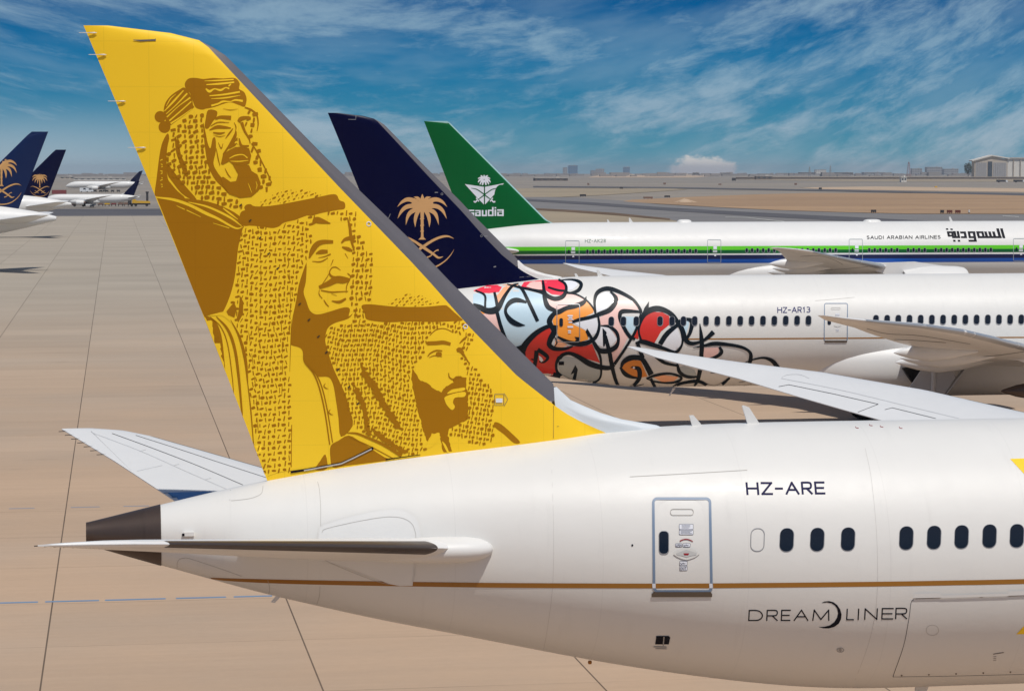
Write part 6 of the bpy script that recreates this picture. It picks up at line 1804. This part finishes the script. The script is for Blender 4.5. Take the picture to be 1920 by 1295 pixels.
for k, (x, m_) in enumerate(((189, V_BR), (201, V_YL), (213, V_RD), (226, V_BR), (237, V_BR))):
    cart('small baggage cart in the row beneath the nearer far airliner', x, 386.3, m_, 'baggage carts under the far airliner')
for k in range(5):
    cart('dark baggage cart in the row between the two far airliners', 178 + 11 * k, 360.4, V_DK, 'dark carts between the far airliners')
# yellow loader with a mast
p = ground(264, 387)
r = empty('loader_truck', (p.x, p.y, 0), 0, 'yellow loader truck with a dark mast near the yellow fin', 'truck')
b = MB()
b.prism([(-3.4, 1.3), (-3.4, 2.9), (-2.2, 2.9), (-1.6, 2.3), (3.6, 2.1), (3.8, 1.3)], (0, 0, 0), (1, 0, 0), (0, 0, 1), (0, 1, 0), 2.4)
b.build('deck', V_YL, r)
b = MB()
b.box((-0.2, 0, 0.95), (8.0, 2.2, 0.6))
b.box((-4.4, 0, 1.7), (1.5, 2.2, 2.1))
b.build('chassis', V_DK, r)
b = MB()
b.box((2.6, 0, 3.9), (0.9, 0.9, 3.8))
b.box((2.6, 0, 5.7), (1.3, 1.1, 0.5))
b.build('mast', V_DK, r)
wheels(r, (-3.6, -2.0, 2.4), 1.0, .6, .4)
p = ground(148, 387.5)
r = empty('tow_tractor', (p.x, p.y, 0), 0, 'dark low tow tractor under the nearer far airliner nose', 'tractor')
b = MB()
b.prism([(-2.7, .5), (-2.7, 1.5), (-1.0, 1.6), (-.7, 1.9), (.6, 1.9), (.9, 1.5), (2.6, 1.3), (2.7, .5)], (0, 0, 0), (1, 0, 0), (0, 0, 1), (0, 1, 0), 2.3)
b.build('body', mat('vehicle_plum', (0.07, 0.035, 0.05), 0.5), r)
wheels(r, (-1.7, 1.7), 1.0, .55, .4)
p = ground(111, 364)
r = empty('shipping_container', (p.x, p.y, 0), 0, 'dull red container behind the navy fin at the left', 'container')
b = MB()
b.box((0, 0, 1.3), (9, 2.4, 2.5))
for k in range(18): b.box((-4.3 + k * .5, -1.22, 1.3), (.2, .06, 2.3))
b.build('body', V_RD, r)
b = MB()
for sx in (-4.4, 4.4): b.box((sx, 0, 1.3), (.25, 2.5, 2.62))
b.build('corner_frame', V_BR, r)
# taxiway signs and small boxes on the infield
def sign(label, x, y, wpx, hpx, m_, group='signs and boxes on the infield', name='taxiway_sign', cat='sign'):
    p = ground(x, y, -0.1)
    s_ = p.y / F
    w_, h = wpx * s_, hpx * s_
    r = empty(name, (p.x, p.y, -0.12), 0, label, cat, group)
    b = MB()
    b.box((0, 0, h * .6), (w_, .45, h * .8))
    for k in range(4): b.box((-w_ * .37 + k * w_ * .25, -.24, h * .6), (w_ * .05, .05, h * .66))
    b.build('panel', m_, r)
    b = MB()
    for sx in (-.4, 0, .4): b.box((w_ * sx, 0, h * .12), (.2, .3, h * .26))
    b.build('leg', V_DK, r)
S_BR = mat('sign_brown', (0.13, 0.035, 0.025), 0.7)
for lb, x, y, w_, h, m_ in (('dark low sign on the grey sand beside the green fin', 1093, 368.8, 12, 4.6, V_DK), ('small dark sign at the road edge left of the cloud', 1165, 354.6, 6, 4, V_DK), ('long dark sign at the tip of the big sand patch', 1215, 373, 18, 4.2, V_BR), ('dark sign behind the long one at the sand tip', 1251, 370.5, 11, 4, V_DK),
    ('dark box standing below the right end of the cloud', 1376, 340, 8, 6.5, V_DK), ('small dark box just below and left of the larger dark box', 1350, 347.4, 6, 3, V_BR), ('small dark box in the middle of the infield', 1492, 347.6, 5, 4.4, V_BR), ('dark box at the road edge on the right infield', 1538, 356, 6, 4.4, V_DK),
    ('dark low sign on the near edge of the big sand patch', 1638, 398.6, 10, 5.6, V_DK), ('black box left of the two brown boxes by the taxiway', 1766.5, 399.8, 7, 6.4, V_DK), ('left one of two red brown boxes by the taxiway', 1780.5, 400, 10.5, 6.4, S_BR), ('right one of two red brown boxes by the taxiway', 1796, 400, 10.5, 6.4, S_BR),
    ('tiny yellow sign on the pale strip', 1755, 352, 5, 3, V_YL), ('tiny grey marker above the road left of the cloud', 1103, 347.5, 4, 4, V_BR), ('small dark box on the sand left of the cloud', 1246, 346.5, 5, 4, V_BR), ('small pale post board right of the brown boxes', 1817, 399.6, 2.5, 6.4, V_WH)):
    sign(lb, x, y, w_, h, m_, name='equipment_box' if 'box' in lb else 'taxiway_sign', cat='box' if 'box' in lb else 'sign')
# pale rubble heap at the tip of the big sand patch
p = ground(1284, 379, -0.1)
b = MB()
q2 = random.Random(5)
n_, rows_ = 26, 8
for k in range(rows_ + 1):
    t_ = k / rows_
    for i in range(n_):
        a = 2 * math.pi * i / n_
        rr_ = t_ * (1 + 0.18 * math.sin(3 * a + 1) + q2.uniform(-.1, .1))
        b.v.append((5.2 * rr_ * math.cos(a), 3.4 * rr_ * math.sin(a), max(0, 1.7 * (1 - t_) ** 1.2 + q2.uniform(-.12, .16) * (1 - t_))))
for k in range(rows_):
    for i in range(n_): b.f.append((k * n_ + i, k * n_ + (i + 1) % n_, (k + 1) * n_ + (i + 1) % n_, (k + 1) * n_ + i))
o_ = b.build('rubble_heap', SAND_P)
o_.location = (p.x, p.y, -0.1)
tag(o_, 'pale heap of rubble at the tip of the big sand patch', 'rubble', kind='stuff')
# parked dark trucks by the boundary wall
for lb, x in (('dark truck parked by the wall, left of a pair at the right edge', 1880), ('dark truck parked by the wall, right of a pair at the right edge', 1912)):
    p = ground(x, 342, -0.2)
    r = empty('truck', (p.x, p.y, -0.25), 0, lb, 'truck', 'trucks by the boundary wall')
    b = MB()
    b.box((-2.4, 0, 2.1), (12, 2.5, 2.7))
    b.build('cargo_box', V_DK, r)
    b = MB()
    b.prism([(3.9, .6), (3.9, 3.0), (5.8, 3.0), (6.6, 1.8), (6.7, .6)], (0, 0, 0), (1, 0, 0), (0, 0, 1), (0, 1, 0), 2.4)
    b.build('cab', V_WH, r)
    wheels(r, (-6, -4.6, 4.8), 1.0, .55, .35)
# ------------------------------------------------------------------ air
hz = MB()
hz.box((0, 6700, 24.0), (30400, 19600, 52.0))
HZ = hz.build('haze', bpy.data.materials.new('haze_air'))
tag(HZ, kind='stuff')
hm = HZ.data.materials[0]
hm.use_nodes = True
hm.node_tree.nodes.clear()
q = NG(hm.node_tree)
vol = q.n('ShaderNodeVolumePrincipled', {'Color': (0.80, 0.87, 0.95, 1), 'Density': 0.000048, 'Anisotropy': 0.2})
ho_ = q.n('ShaderNodeOutputMaterial')
hm.node_tree.links.new(vol.outputs[0], ho_.inputs['Volume'])
